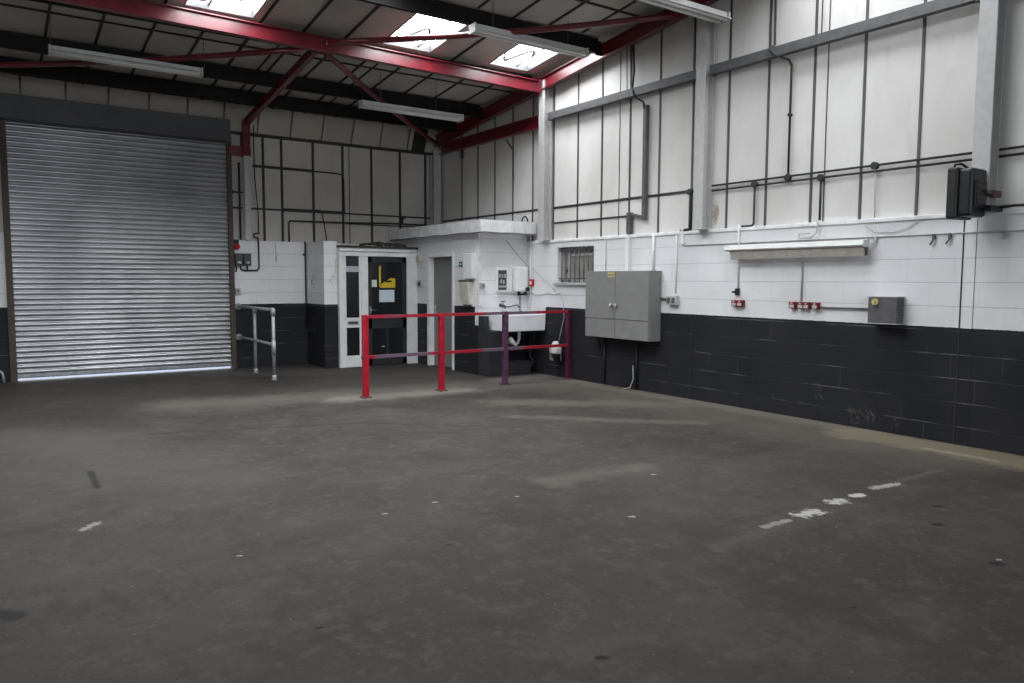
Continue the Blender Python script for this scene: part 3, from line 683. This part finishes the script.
# rag
bm = MB(); rows = []; 
for j in range(9):
    v = j/8; row = []
    for i in range(15):
        a = math.pi*(i/14)*1.5 - .4; r = (.035 + .062*min(1, v*2.2)) * (1 + .14*math.sin(i*2.1 + j*.5))
        zz = .575 - v*(.19 + .13*max(0, math.cos(i*.45 - .2)))
        row.append(bm.bm.verts.new((-.13 - math.sin(a)*r*.8, -4.0 + math.cos(a)*r*1.15, zz)))
    rows.append(row)
for j in range(8):
    for i in range(14): bm.bm.faces.new((rows[j][i], rows[j][i+1], rows[j+1][i+1], rows[j+1][i])).smooth = True
bm.bm.faces.new(rows[0])
rg = bm.build('hanging_rag', M['rag']); tag(rg, 'crumpled white rag hanging low by the last purple rail post', 'rag', kind='thing')
sm = rg.modifiers.new('thick', 'SOLIDIFY'); sm.thickness = .008
b = MB(); b.tube([(-.005,-4.0,.50),(-.13,-4.0,.50)], .03, 8); b.tube([(-.12,-4.01,.31),(-.12,-4.01,.43)], .06, 12); tag(b.build('pipe_stub', M['black']), 'dark capped pipe stub on the wall under the white rag', 'pipe', kind='thing')

# washroom side wall fittings
t = thing('soap_dispenser', 'narrow white wall box beside the grey washroom door', 'wall box', (-.955,-2.8,1.75))
b = MB(); b.box(-1.03,-.957,-2.68,-2.95,1.55,1.96,.008); b.build('body', M['gloss_white'], t); 
t = thing('towel_dispenser', 'beige paper towel dispenser below the white wall box', 'dispenser', (-.955,-2.72,1.3))
b = MB(); b.prism([(-.957,-2.60,1.13),(-1.02,-2.60,1.13),(-1.06,-2.60,1.50),(-.957,-2.60,1.52)], (0,0,0), (0,-.25,0)); b.build('body', M['beige'], t)
b = MB(); b.box(-1.065,-.957,-2.59,-2.86,1.50,1.53,.004); b.build('lid', M['trunk'], t)
b = MB(); b.box(-1.015,-.965,-2.66,-2.80,1.10,1.135); b.build('mouth', M['trunk'], t)
t = thing('safety_sign', 'tiny green safety sign on the white washroom wall', 'sign', (-.955,-2.48,1.79))
b = MB(); b.box(-.961,-.957,-2.43,-2.54,1.745,1.83); b.build('plate', M['green'], t)
b = MB(); b.box(-.9635,-.961,-2.46,-2.51,1.775,1.805); b.build('symbol', M['paper'], t)
t = thing('keypad', 'grey keypad box with dark buttons beside the entrance door', 'keypad', (-.955,-1.0,1.45))
b = MB(); b.box(-1.0,-.957,-.995,-1.16,1.395,1.52,.006); b.build('case', M['ltgrey'], t)
b = MB(); b.box(-1.006,-.999,-1.05,-1.13,1.42,1.49,.003); b.build('buttons', M['black'], t)
b = MB(); b.box(-1.02,-.957,-1.0,-1.14,1.86,1.97,.008); b.mi = 1; b.disc((-1.02,-1.07,1.915),(-1,0,0),.03,.01); tag(b.build('door_chime', [M['beige'], M['ltgrey']]), 'beige box high beside the entrance door frame', 'box', kind='thing')
# ------------------------------------------------------------------ barred window in gable wall
w = thing('window_20', 'small white window with vertical bars and grey sill in the gable wall', 'window', (.1,-4.3,1.75), None, 'structure')
b = MB(); fx0, fx1 = .09, .14
b.box(fx0,fx1,WY0,WY0-.045,WZ0,WZ1); b.box(fx0,fx1,WY1+.045,WY1,WZ0,WZ1); b.box(fx0,fx1,WY0,WY1,WZ1-.045,WZ1); b.box(fx0,fx1,WY0,WY1,WZ0,WZ0+.05)
b.box(fx0,fx1,-4.02,-4.06,WZ0,WZ1); b.box(fx0+.0,fx1,-4.06,WY1,WZ1-.14,WZ1-.10); b.build('frame', M['col_white'], w)
b = MB(); b.box(.115,.12,WY0,WY1,WZ0,WZ1); b.build('pane', M['frost'], w)
for k in range(8):
    y = WY0 - .06 - .108*k
    b = MB(); b.tube([(.045,y,WZ0+.01),(.045,y,WZ1-.0)], .009, 8); b.build('bar', M['trunk'], w)
b = MB(); b.box(.035,.055,WY0,WY1,WZ1-.05,WZ1-.03); b.box(.035,.055,WY0,WY1,WZ0+.06,WZ0+.08); b.build('bar_rail', M['trunk'], w)
b = MB(); b.box(-.045,.09,WY0+.05,WY1-.05,WZ0-.035,WZ0+.005,.004); b.build('sill', M['ltgrey'], w)
b = MB(); b.box(.07,.09,-4.0,-4.02,1.66,1.70); b.tube([(.08,-4.01,1.70),(.06,-4.01,1.62)], .01, 6); b.build('catch', M['black'], w)

# ------------------------------------------------------------------ red guard rail
t = thing('guard_rail', 'red and purple painted steel guard rail standing across the washroom corner', 'guard rail', (-1.8,-4.2,0))
posts = [(-3.465,-4.29,'rail_red'),(-2.33,-4.265,'rail_red'),(-1.25,-4.24,'rail_purple'),(-.045,-4.215,'rail_maroon')]
for i, (x, y, m) in enumerate(posts):
    b = MB(); b.box(x-.036, x+.036, y-.036, y+.036, .008, 1.075, .005); po = b.build('post', M[m], t)
    if m != 'rail_red': po['label'] = 'purple post' if m == 'rail_purple' else 'dark maroon post'
    b = MB(); b.box(x-.058, x+.058, y-.07, y+.07, 0, .012, .002)
    for sx in (-.042, .042):
        for sy in (-.052, .052): b.disc((x+sx, y+sy, .012), (0,0,1), .009, .008, 6)
    b.build('foot_plate', M['steelrust'], po)
def along(x): return posts[0][1] + (posts[3][1]-posts[0][1])*(x-posts[0][0])/(posts[3][0]-posts[0][0])
for z, m in ((1.05, 'rail_red'), (.528, 'rail_worn')):
    b = MB(); x0, x1 = -3.47, -.01
    b.bar((x0, along(x0), z), (x1, along(x1), z), .05, .04); b.mi = 0
    r_ = b.build('rail', M['rail_worn'], t); r_['label'] = 'red rail worn to purple in places'
for x, y, m in posts[:3]:
    for sx in (-1, 1):
        b = MB(); b.disc((x+sx*.037, y, .528), (sx,0,0), .026, .012, 12); b.build('clamp', M['rail_purple'], t)

# ------------------------------------------------------------------ grey tubular handrail beside the shutter
t = thing('handrail', 'grey galvanised tube handrail with two posts beside the roller shutter', 'handrail', (-3.9,-.95,0))
R_ = .025
b = MB(); b.tube([(-3.905,-1.9,.01),(-3.905,-1.9,1.03)], R_, 12); p1 = b.build('post', M['tube'], t)
b = MB(); b.disc((-3.905,-1.9,0),(0,0,1),.042,.02); b.tube([(-3.905,-1.9,0),(-3.905,-1.9,.075)], .034, 12); b.build('foot_socket', M['tube'], p1)
b = MB(); b.tube([(-3.885,-.87,.01),(-3.885,-.87,1.03)], R_, 12); p2 = b.build('post', M['tube'], t)
b = MB(); b.disc((-3.885,-.87,0),(0,0,1),.042,.02); b.tube([(-3.885,-.87,0),(-3.885,-.87,.075)], .034, 12); b.build('foot_socket', M['tube'], p2)
b = MB(); b.tube([(-3.905,-1.9,1.065),(-3.895,-.9,1.065),(-3.91,-.02,1.065)], R_, 12); b.build('top_rail', M['tube'], t)
b = MB(); b.tube([(-3.905,-1.9,.54),(-3.895,-.9,.54),(-3.91,-.02,.54)], R_*.9, 12); b.build('mid_rail', M['tube'], t)
b = MB(); b.tube([(-3.905,-1.9,.98),(-3.905,-1.9,1.06),(-3.904,-1.885,1.068),(-3.904,-1.80,1.066)], .035, 12); b.build('elbow', M['tube'], t)
b = MB(); b.tube([(-3.905,-1.9,.38),(-3.905,-1.9,.60)], .033, 12); b.tube([(-3.905,-1.9,.54),(-3.904,-1.82,.54)], .033, 12); b.build('tee', M['tube'], t)
b = MB(); b.tube([(-3.885,-.87,.99),(-3.885,-.87,1.05)], .033, 12); b.build('tee', M['tube'], t)
for z in (1.065, .54):
    b = MB(); b.disc((-3.91,-.002,z),(0,-1,0),.055,.02); b.tube([(-3.91,-.002,z),(-3.91,-.07,z)], .034, 12); b.build('wall_flange', M['tube'], t)
b = MB(); b.tube([(-7.42,-.03,.17),(-7.36,-.06,.18),(-7.32,-.08,.15),(-7.305,-.09,.08),(-7.30,-.09,.0)], .018, 10)
tag(b.build('bent_pipe', M['tube']), 'short bent grey pipe at the foot of the far shutter guide', 'pipe', kind='thing')

# ------------------------------------------------------------------ electrics by the shutter
t = thing('alarm_bell', 'round red alarm bell on the wall beside the shutter hood guide', 'alarm bell', (-3.925,0,2.08))
b = MB(); b.tube([(-3.915,-.002,2.08),(-3.915,-.04,2.08),(-3.915,-.065,2.08),(-3.915,-.075,2.08)], [.052,.052,.04,.015], 20); b.build('gong', M['redplastic'], t)
b = MB(); b.box(-3.955,-3.88,-.03,-.0,2.13,2.20); b.build('back_box', M['black'], t)
for i, (x, lab) in enumerate(((-3.895, 'dark grey switch box under the red bell, beside the shutter guide'), (-3.755, 'dark grey switch box under the column foot, second from the shutter guide'))):
    t = thing('shutter_switch', lab, 'switch', (x,0,1.86), 'shutter switch boxes')
    b = MB(); b.box(x-.062,x+.062,-.09,-.0,1.76,1.965,.008); b.build('case', M['switchgrey'], t)
    b = MB(); b.disc((x+.01,-.09,1.81),(0,-1,0),.02,.015); b.box(x-.03,x+.03,-.096,-.09,1.80,1.825); b.build('lever', M['paper'] if i == 0 else M['ltgrey'], t)
def conduit(pts, lab, r=.012, mat='strip', name='conduit', cat='conduit', seg=8, boxes=(), ax=(-1,0,0), br=.038):
    if not boxes:
        b = MB(); b.tube(pts, r, seg); return tag(b.build(name, M[mat]), lab, cat, None, 'thing')
    t = thing(name, lab, cat, pts[0])
    b = MB(); b.tube(pts, r, seg); b.build('tube', M[mat], t)
    for bx in boxes:
        b = MB(); b.disc(bx, ax, br, .045, 14); b.build('junction_box', M['strip'], t)
    return t
BY = -.018
conduit([(-3.93,BY,1.76),(-3.93,BY,1.66),(-3.965,BY,1.655),(-3.965,BY,2.1)], 'black conduit looping from the first switch box to the shutter guide', .014)
conduit([(-3.86,BY,1.77),(-3.85,BY,1.69),(-3.80,BY,1.675),(-3.58,BY,1.68),(-3.545,BY,1.72),(-3.545,BY,2.16),(-3.56,BY-.02,2.235),(-3.62,BY-.02,2.25),(-3.63,BY-.02,2.30),(-3.53,BY-.02,2.32)], 'black conduit from under the switch boxes up to the ledge beside the column', .015)
conduit([(-3.745,BY,1.77),(-3.745,BY,1.68)], 'short black conduit stub below the second switch box', .014)
conduit([(-3.84,.0,2.2),(-3.84,.0,3.50)], 'black vertical pipe between the shutter guide and the back wall column', .017)
conduit([(-3.985,.01,3.0),(-3.68,.01,3.0)], 'upper short black pipe crossing behind the back wall column', .013, boxes=((-3.96,.02,3.0),), ax=(0,-1,0), br=.03)
conduit([(-3.985,.01,2.735),(-3.82,.01,2.735)], 'lower short black pipe stub beside the shutter guide', .013)
conduit([(-3.53,.0,2.32),(-3.535,-.0,2.7),(-3.58,-.02,3.2),(-3.60,-.05,3.9),(-3.60,-.10,4.30)], 'thin black cable hanging down beside the back wall column', .009, name='cable', cat='cable')
conduit([(-2.53,.0,3.46),(-2.10,.0,3.455),(-2.0,.0,3.44),(-1.965,.0,3.38),(-1.96,.0,2.75)], 'black conduit bending down a joint of the back wall sheets', .012)
conduit([(-3.0,-.0,2.19),(-3.0,0,2.53),(-2.97,0,2.56),(-2.0,0,2.57),(-1.0,0,2.60),(-.30,0,2.60)], 'black conduit rising from the block ledge and running above the lobby roof', .016)
conduit([(-2.56,0,2.745),(-2.56,0,2.775),(-2.42,0,2.775),(-2.39,0,2.74),(-2.33,-.03,2.34),(-2.33,-.05,2.2)], 'black cable dropping behind the block pier', .011, name='cable', cat='cable', boxes=((-2.56,.02,2.765),), ax=(0,-1,0), br=.022)
conduit([(-2.722,-.02,.66),(-2.722,-.02,2.2)], 'thin black conduit in the corner of the block pier', .014, boxes=((-2.74,-.005,1.97),), ax=(0,-1,0), br=.024)
t = thing('junction_box', 'small black junction box high on the back wall above the washroom', 'junction box', (-.77,.02,2.66))
b = MB(); b.box(-.82,-.73,-.02,.045,2.69,2.75,.004); b.build('lid', M['strip'], t); b = MB(); b.tube([(-.775,.01,2.69),(-.775,.01,2.6)], .02, 8); b.build('gland', M['strip'], t)
b = MB(); b.box(-3.962,-3.875,-.06,-.0,1.285,1.375,.006); b.mi = 1; b.box(-3.935,-3.90,-.064,-.059,1.315,1.35); tag(b.build('wall_socket', [M['ltgrey'], M['switchgrey']]), 'pale grey metal socket on the white blocks beside the shutter guide', 'socket', kind='thing')
b = MB(); b.box(-3.25,-3.235,-.03,-.0,1.84,1.93); b.tube([(-3.243,-.012,1.93),(-3.255,-.012,2.17)], .005, 6); tag(b.build('wall_hook', M['ltgrey']), 'small pale hook with a wire on the white back wall', 'hook', kind='thing')
b = MB(); b.tube([(-2.49,-.868,1.9),(-2.50,-.868,1.65),(-2.56,-.868,1.45),(-2.60,-.868,1.50),(-2.55,-.868,1.60),(-2.47,-.868,1.55)], .004, 6); tag(b.build('cable', M['ltgrey']), 'thin stray cable looped on the white face of the pier', 'cable', kind='thing')
b = MB(); b.box(-2.76,-2.702,-.40,-.47,1.45,1.53,.005); b.tube([(-2.73,-.43,1.53),(-2.73,-.43,1.66)], .008, 6); tag(b.build('wall_switch', M['ltgrey']), 'small grey switch on the shaded side of the block pier', 'switch', kind='thing')

# ------------------------------------------------------------------ gable wall electrics
t = thing('electrical_cabinet', 'big grey two-door electrical cabinet hung on the wall under the barred window', 'cabinet', (-.15,-5.5,1.2))
b = MB(); b.box(-.215,-.004,-4.83,-6.135,.715,1.652,.004); b.box(-.222,-.004,-4.825,-6.14,1.648,1.662,.003); b.build('body', M['cab'], t)
CX0, CX1 = -.235, -.214
for (ya, yc, hy) in ((-4.835,-5.470,-5.415),(-5.478,-6.128,-5.515)):
    b = MB(); b.box(CX0, CX1, ya, yc, .99, 1.645, .004); dr = b.build('door', M['cab'], t)
    b = MB(); b.tube([(CX0,hy,1.185),(CX0-.025,hy,1.185),(CX0-.032,hy,1.185),(CX0-.045,hy,1.185),(CX0-.05,hy,1.185)], [.012,.012,.026,.026,.016], 12); h_ = b.build('handle', M['ltgrey'], dr); h_['label'] = 'pale metal knob handle'
for (ya, yc) in ((-4.835,-5.470),(-5.478,-6.128)):
    b = MB(); b.box(CX0+.003, CX1, ya, yc, .72, .983, .004); b.build('lower_panel', M['cab'], t)
b = MB(); b.box(CX0-.003,CX0,-5.32,-5.46,1.58,1.64); b.mi = 1
for k in range(4): b.box(CX0-.0042,CX0-.003,-5.33-.032*k,-5.35-.032*k,1.595,1.625)
b.build('warning_label', [M['yellow_dull'], M['boxgrey']], t)
WX = -.012
def wcon(pts, lab, r=.012, mat='strip_g', **k): return conduit([(WX, y, z) for y, z in pts], lab, r, mat, **k)
b = MB(); b.box(-.05,-.002,-5.46,-5.53,1.665,2.16,.003); tag(b.build('trunking', M['gloss_white']), 'white trunking running from the ledge down to the top of the grey cabinet', 'trunking', kind='thing')
conduit([(-.02,-5.99,2.16),(-.02,-5.99,1.66)], 'white pipe down to the right end of the grey cabinet top', .017, 'gloss_white')
wcon([(-6.40,2.12),(-6.40,1.36)], 'thin white conduit down to the small isolator beside the cabinet', .010, 'gloss_white')
wcon([(-5.02,2.12),(-5.02,1.66)], 'thin pale wire on the white blocks above the middle of the cabinet', .005, 'ltgrey')
conduit([(-.02,-5.03,.72),(-.02,-5.03,.02)], 'black conduit under the left half of the grey cabinet down to the floor', .018, 'black')
conduit([(-.02,-5.70,.72),(-.02,-5.70,.02)], 'black conduit under the right half of the grey cabinet down to the floor', .018, 'black')
conduit([(-.03,-5.64,.34),(-.04,-5.66,.15),(-.06,-5.62,.03),(-.14,-5.56,.008)], 'frayed pale wire end at the floor under the grey cabinet', .006, 'ltgrey', name='cable', cat='cable')
t = thing('isolator_switch', 'pale grey isolator switch beside the grey cabinet', 'switch', (-.04,-6.37,1.27))
b = MB(); b.box(-.07,-.002,-6.29,-6.46,1.215,1.335,.006); b.build('case', M['ltgrey'], t)
b = MB(); b.box(-.085,-.07,-6.31,-6.36,1.24,1.31,.003); b.box(-.08,-.07,-6.39,-6.44,1.24,1.31,.003); b.build('rocker', M['boxgrey'], t)
conduit([(-.02,-6.145,1.29),(-.02,-6.29,1.28)], 'short grey conduit between the cabinet side and the isolator', .014, 'trunk')
# grey trunking drop with bracket
t = thing('cable_trunking', 'tall dark grey trunking fixed to the pale wall above the cabinet', 'trunking', (-.03,-5.78,2.4))
b = MB(); b.box(-.03,.03,-5.755,-5.815,2.36,3.90,.004); b.build('channel', M['trunk'], t)
b = MB(); b.box(-.03,.03,-5.455,-5.53,2.18,2.48,.004); b.build('bracket_post', M['trunk'], t)
b = MB(); b.bar((-.01,-5.53,2.45),(-.01,-5.755,2.40),.035,.04,(0,0,1)); b.build('bracket_arm', M['trunk'], t)
conduit([(-.0,-5.50,4.98),(-.01,-5.55,4.40),(-.06,-5.57,4.16),(-.10,-5.62,4.10),(-.10,-5.66,4.02),(-.03,-5.76,3.94),(-.03,-5.78,3.85)], 'black cable dropping from the roof over the grey rail into the trunking', .014, 'strip', name='cable', cat='cable')
conduit([(-.0,-5.38,4.98),(0,-5.40,4.16)], 'thin black wire on the pale sheets above the grey rail', .006, 'strip', name='cable', cat='cable')
wcon([(-6.62,2.68),(-6.62,2.20),(-6.60,2.185),(-6.47,2.18)], 'thick black conduit dropping to the ledge just before the second white column', .020, 'strip', boxes=((.0,-6.62,2.66),))
b = MB(); b.box(-.03,-.001,-6.48,-6.53,2.0,2.20,.003); tag(b.build('cable_cover', M['gloss_white']), 'small white cable cover over the edge of the block ledge', 'cable cover', kind='thing')
wcon([(-6.50,2.0),(-6.55,1.985),(-19.5,1.975)], 'thin grey cable running along the top of the white blocks under the ledge', .007, 'ltgrey', name='cable', cat='cable')
for i, (y, lab) in enumerate(((-9.70,'small dark clip on the ledge cable, second along from the floodlight'),(-9.845,'small dark clip on the ledge cable, the one nearest the floodlight'),(-10.34,'lone small clip on the ledge cable beyond the floodlight column'),(-9.12,'lone small clip on the ledge cable above the isolator box'))):
    b = MB(); b.box(-.03,-.002,y-.012,y+.012,1.935,1.985); b.tube([(-.015,y,1.94),(-.03,y+.01,1.91),(-.02,y+.03,1.885 if i < 2 else 1.915)], .008 if i < 2 else .006, 6)
    tag(b.build('cable_clip', M['trunk'] if i < 2 else M['ltgrey']), lab, 'clip', 'cable clips under the ledge', 'thing')
# long twin conduits above the ledge
conduit([(.0,-6.96,2.705),(.0,-10.06,2.705)], 'upper of two black conduits along the pale sheets behind the wall light', .012, boxes=((.02,-8.05,2.69),(.02,-9.07,2.70)))
conduit([(.0,-6.96,2.645),(.0,-10.06,2.645)], 'lower of two black conduits along the pale sheets behind the wall light', .012, boxes=((.02,-7.60,2.66),(.02,-8.465,2.645)))
conduit([(.0,-10.23,2.705),(.0,-19.5,2.705)], 'upper black conduit beyond the floodlight column', .012)
conduit([(.0,-10.23,2.645),(.0,-19.5,2.645)], 'lower black conduit beyond the floodlight column', .012)
conduit([(.0,-7.81,5.1),(.0,-7.82,4.2),(-.10,-7.83,4.12),(-.10,-7.90,4.05),(-.02,-8.03,3.98),(.0,-8.05,3.92),(.0,-8.05,2.70)], 'black conduit coming down over the grey rail to the twin conduits', .013, boxes=((.02,-8.05,3.38),), br=.02)
conduit([(.0,-8.41,5.15),(.0,-8.41,4.15)], 'thin black wire high on the pale sheets above the wall light', .006, name='cable', cat='cable')
conduit([(.0,-7.60,2.64),(.0,-7.60,2.20),(-.01,-7.58,2.18),(-.012,-7.44,2.18)], 'black conduit drop from the twin conduits above the far end of the wall light', .013)
conduit([(-.03,-7.41,2.20),(-.03,-7.41,2.0),(-.012,-7.41,1.95),(-.012,-7.41,1.44)], 'white conduit dropping past the wall light to the single red socket', .011, 'gloss_white')
conduit([(.0,-8.465,2.64),(.0,-8.465,2.19)], 'black conduit drop from the twin conduits above the middle of the wall light', .013)
conduit([(-.03,-8.46,2.19),(-.035,-8.46,2.06),(-.05,-8.40,2.0),(-.05,-8.25,2.0),(-.05,-8.25,2.05),(-.05,-8.38,2.05)], 'white flex from the ledge looping to the top of the wall light', .009, 'ltgrey', name='cable', cat='cable')
wcon([(-8.28,1.95),(-8.28,1.31)], 'thin white conduit under the wall light to the group of red sockets', .010, 'ltgrey')
conduit([(.0,-9.075,2.69),(.0,-9.09,2.18)], 'thin brown wire drop from the twin conduits right of the wall light', .006, 'ltgrey', name='cable', cat='cable')
conduit([(-.015,-8.98,2.12),(-.015,-9.1,2.03),(-.015,-9.3,2.02),(-.015,-9.45,2.06),(-.015,-9.55,2.13)], 'thin pale wire sagging across the ledge face right of the wall light', .004, 'ltgrey', name='cable', cat='cable')
def socket(y0, y1, lab, n, grp=None):
    t = thing('wall_socket', lab, 'socket', (0,(y0+y1)/2,1.26), grp)
    b = MB(); b.box(-.055,-.002,y0,y1,1.225,1.30,.005); b.build('box', M['darkred'], t)
    for k in range(n):
        y = y0 + (y1-y0)*(k+.5)/n
        b = MB(); b.box(-.059,-.054,y-.028,y+.028,1.233,1.268,.002); b.box(-.062,-.054,y-.01,y+.012,1.275,1.292,.002); b.build('face', M['ltgrey'], t)
socket(-7.345,-7.51,'lone dark red double socket under the small black switch on the white blocks',2)
socket(-8.15,-8.23,'small red socket of the row of three, farthest from the isolator box',1,'row of three red sockets')
socket(-8.262,-8.405,'wide middle red socket of the row of three',2,'row of three red sockets')
socket(-8.437,-8.517,'small red socket of the row of three nearest the grey isolator box',1,'row of three red sockets')
t = thing('plug_switch', 'small black switch above the single red socket', 'switch', (-.03,-7.41,1.41))
b = MB(); b.box(-.05,-.002,-7.39,-7.43,1.36,1.44,.006); b.build('case', M['black'], t); b = MB(); b.tube([(-.04,-7.40,1.40),(-.06,-7.36,1.395)], .014, 8); b.build('lever', M['black'], t)
conduit([(-.02,-8.525,1.245),(-.02,-9.16,1.25)], 'grey conduit from the row of red sockets to the grey isolator box', .010, 'trunk')
t = thing('isolator_box', 'dark grey isolator box with yellow knob on the white blocks', 'isolator box', (-.08,-9.3,1.24))
b = MB(); b.box(-.145,-.012,-9.14,-9.44,1.115,1.375,.008); b.build('case', M['boxgrey'], t)
b = MB()
for k in range(8): b.box(-.135+.0*k,-.03,-9.444,-9.436,1.14+.028*k,1.150+.028*k)
b.build('side_ribs', M['switchgrey'], t)
b = MB(); b.box(-.15,-.004,-9.135,-9.445,1.375,1.383,.003); b.box(-.15,-.004,-9.135,-9.46,1.107,1.115,.002); b.build('lid_edge', M['ltgrey'], t)
b = MB(); b.disc((-.145,-9.22,1.325),(-1,0,0),.032,.02,16); b.box(-.185,-.16,-9.21,-9.23,1.295,1.355,.004); k_ = b.build('knob', M['yellow_dull'], t); k_['label'] = 'yellow knob'
# wall light
t = thing('wall_light', 'long unlit strip light in white and beige housing on the gable wall', 'strip light', (-.15,-8.25,1.87))
YA, YB = -7.32, -9.06
b = MB(); b.prism([(-.06,0,1.958),(-.15,0,1.942),(-.165,0,1.90),(-.15,0,1.885),(-.06,0,1.885)], (0,YA,0), (0,YB,0)); b.build('housing', M['fit_white'], t)
b = MB(); b.prism([(-.145,0,1.885),(-.135,0,1.885),(-.125,0,1.785),(-.06,0,1.785),(-.05,0,1.885),(-.062,0,1.885),(-.07,0,1.797),(-.117,0,1.797),(-.127,0,1.872)], (0,YA-.06,0), (0,YB-.01,0)); b.build('diffuser_tray', M['fit_beige'], t)
b = MB(); b.tube([(-.098,YA-.05,1.865),(-.098,YB+.05,1.865)], .013, 10); b.build('tube', M['tubelamp'], t)
for y in (YA, YB):
    b = MB(); b.prism([(-.055,0,1.962),(-.153,0,1.946),(-.170,0,1.90),(-.153,0,1.88),(-.055,0,1.88)], (0,y-.012,0), (0,y+.012,0)); b.build('end_cap', M['fit_white'], t)
for y in (-7.75,-8.75):
    b = MB(); b.box(-.08,-.002,y-.02,y+.02,1.90,1.935); b.box(-.03,-.002,y-.03,y+.03,1.83,1.95); b.build('bracket', M['fit_white'], t)
# floodlight
t = thing('floodlight', 'bulky black floodlight bracketed to the foot of the white column', 'floodlight', (-.3,-10.1,2.3))
b = MB(); b.box(-.43,-.155,-10.09,-10.215,2.10,2.52,.03,3); b.build('housing', M['flood'], t)
b = MB(); b.box(-.445,-.14,-10.0,-10.095,2.085,2.535,.02,3); b.build('front_bezel', M['black'], t)
b = MB(); b.box(-.41,-.17,-9.995,-10.0,2.11,2.49); b.build('glass', M['glassdark'], t)
b = MB(); b.box(-.40,-.22,-10.215,-10.235,2.18,2.42,.006)
for k in range(5): b.box(-.39,-.23,-10.235,-10.245,2.20+.045*k,2.215+.045*k)
b.build('rear_fins', M['black'], t)
b = MB(); b.tube([(-.41,-10.05,2.53),(-.41,-10.05,2.56),(-.40,-10.10,2.56),(-.37,-10.14,2.52)], .012, 8); b.build('catch', M['black'], t)
b = MB(); b.box(-.26,-.13,-10.215,-10.26,2.30,2.33); b.box(-.16,-.0,-10.225,-10.265,2.28,2.335); b.mi = 1; b.box(-.24,-.02,-10.22,-10.29,2.15,2.20,.004); b.build('bracket', [M['steelrust'], M['black']], t)
conduit([(-.06,-10.28,2.19),(-.04,-10.4,2.20),(.0,-10.6,2.195),(.0,-19.5,2.19)], 'black cable running from the floodlight along the ledge out of view', .013, 'black', name='cable', cat='cable')
# bits high on the gable wall by the corner
conduit([(.0,-.93,3.96),(.0,-.93,3.80)], 'small black box under the red rail close to the corner column', .03, boxes=())
conduit([(.0,-2.40,3.93),(.0,-2.62,3.72),(.0,-2.62,3.2)], 'short black cable hanging off the red rail on the pale wall', .012, name='cable', cat='cable')
b = MB(); b.tube([(-.10,-3.02,2.475)]+[(-.10,-3.02-.085+.085*math.cos(math.pi*k/8),2.475+.10*math.sin(math.pi*k/8)) for k in range(1,8)]+[(-.10,-3.19,2.475)], .012, 8); tag(b.build('pipe_loop', M['strip']), 'small black pipe loop on the washroom roof beside the white column', 'pipe', kind='thing')

# ------------------------------------------------------------------ hanging strip lights
def strip_light(x0, y, z, lab, wires):
    L_ = 1.8 if y < -3 else 1.74
    t = thing('ceiling_strip_light', lab, 'strip light', (x0+.9, y, z), 'strip lights hung from the purlins')
    x1 = x0 + L_
    b = MB(); b.prism([(0,-.035,.10),(0,.035,.10),(0,.035,.055),(0,.10,.02),(0,.10,.008),(0,.03,.045),(0,-.03,.045),(0,-.10,.008),(0,-.10,.02),(0,-.035,.055)], (x0,y,z), (x1,y,z)); b.build('reflector', M['fit_white'], t)
    for s in (-1, 1):
        b = MB(); b.tube([(x0+.03,y+s*.045,z+.008),(x1-.03,y+s*.045,z+.008)], .017, 10); b.build('tube', M['tubelamp'], t)
    for xe in (x0, x1):
        b = MB(); b.box(xe-.008,xe+.008,y-.075,y+.075,z-.012,z+.10,.004); b.build('end_cap', M['fit_white'], t)
    for xw in wires:
        b = MB(); b.tube([(x0+xw,y,z+.10),(x0+xw,y,zr(y)-.005)], .004, 6); b.build('hanging_wire', M['trunk'], t)
    return t
strip_light(-6.72,-2.5,4.225,'unlit twin tube strip light hanging above the roller shutter',(.02,1.78))
strip_light(-2.70,-2.5,4.115,'unlit twin tube strip light hanging near the back corner',(.32,1.28))
strip_light(-2.40,-5.20,4.575,'unlit strip light seen from below against the rooflights, hung between red beam and purlin',(.3,1.5))
strip_light(-2.04,-7.30,4.54,'unlit strip light at the top edge in front of the second white column',(.3,1.5))

# ------------------------------------------------------------------ world, camera
w = bpy.data.worlds.new('World'); S.world = w; w.use_nodes = True
bg = w.node_tree.nodes['Background']; bg.inputs[0].default_value = (.86,.92,1.0,1); bg.inputs[1].default_value = 5.5
pl = bpy.data.lights.new('doorway_portal', 'AREA'); pl.shape = 'RECTANGLE'; pl.size = OX1-OX0; pl.size_y = OZ; pl.cycles.is_portal = True
po_ = link(bpy.data.objects.new('doorway_portal', pl)); po_.location = ((OX0+OX1)/2, YF-.02, OZ/2); po_.rotation_euler = (math.radians(90), 0, 0)
f_, yaw, pitch, roll = 764.82, math.radians(34.627), math.radians(4.59), math.radians(.225)
F = Vector((math.sin(yaw)*math.cos(pitch), math.cos(yaw)*math.cos(pitch), -math.sin(pitch)))
r0 = Vector((math.cos(yaw), -math.sin(yaw), 0)); u0 = r0.cross(F)
Rr = r0*math.cos(roll) + u0*math.sin(roll); Uu = -r0*math.sin(roll) + u0*math.cos(roll)
mat = Matrix((Rr, Uu, -F)).transposed().to_4x4(); mat.translation = Vector((-7.4977, -13.4627, 1.53))
cd = bpy.data.cameras.new('camera'); cam = link(bpy.data.objects.new('camera', cd)); cam.matrix_world = mat
cd.sensor_width = 36; cd.lens = f_*36/1024; cd.clip_start = .05; cd.clip_end = 200
S.camera = cam
S.view_settings.view_transform = 'Standard'; S.view_settings.look = 'None'; S.view_settings.gamma = 1; S.view_settings.use_curve_mapping = False
S.view_settings.exposure = 0.0
S.cycles.use_denoising = True
S.cycles.max_bounces = 10; S.cycles.diffuse_bounces = 6
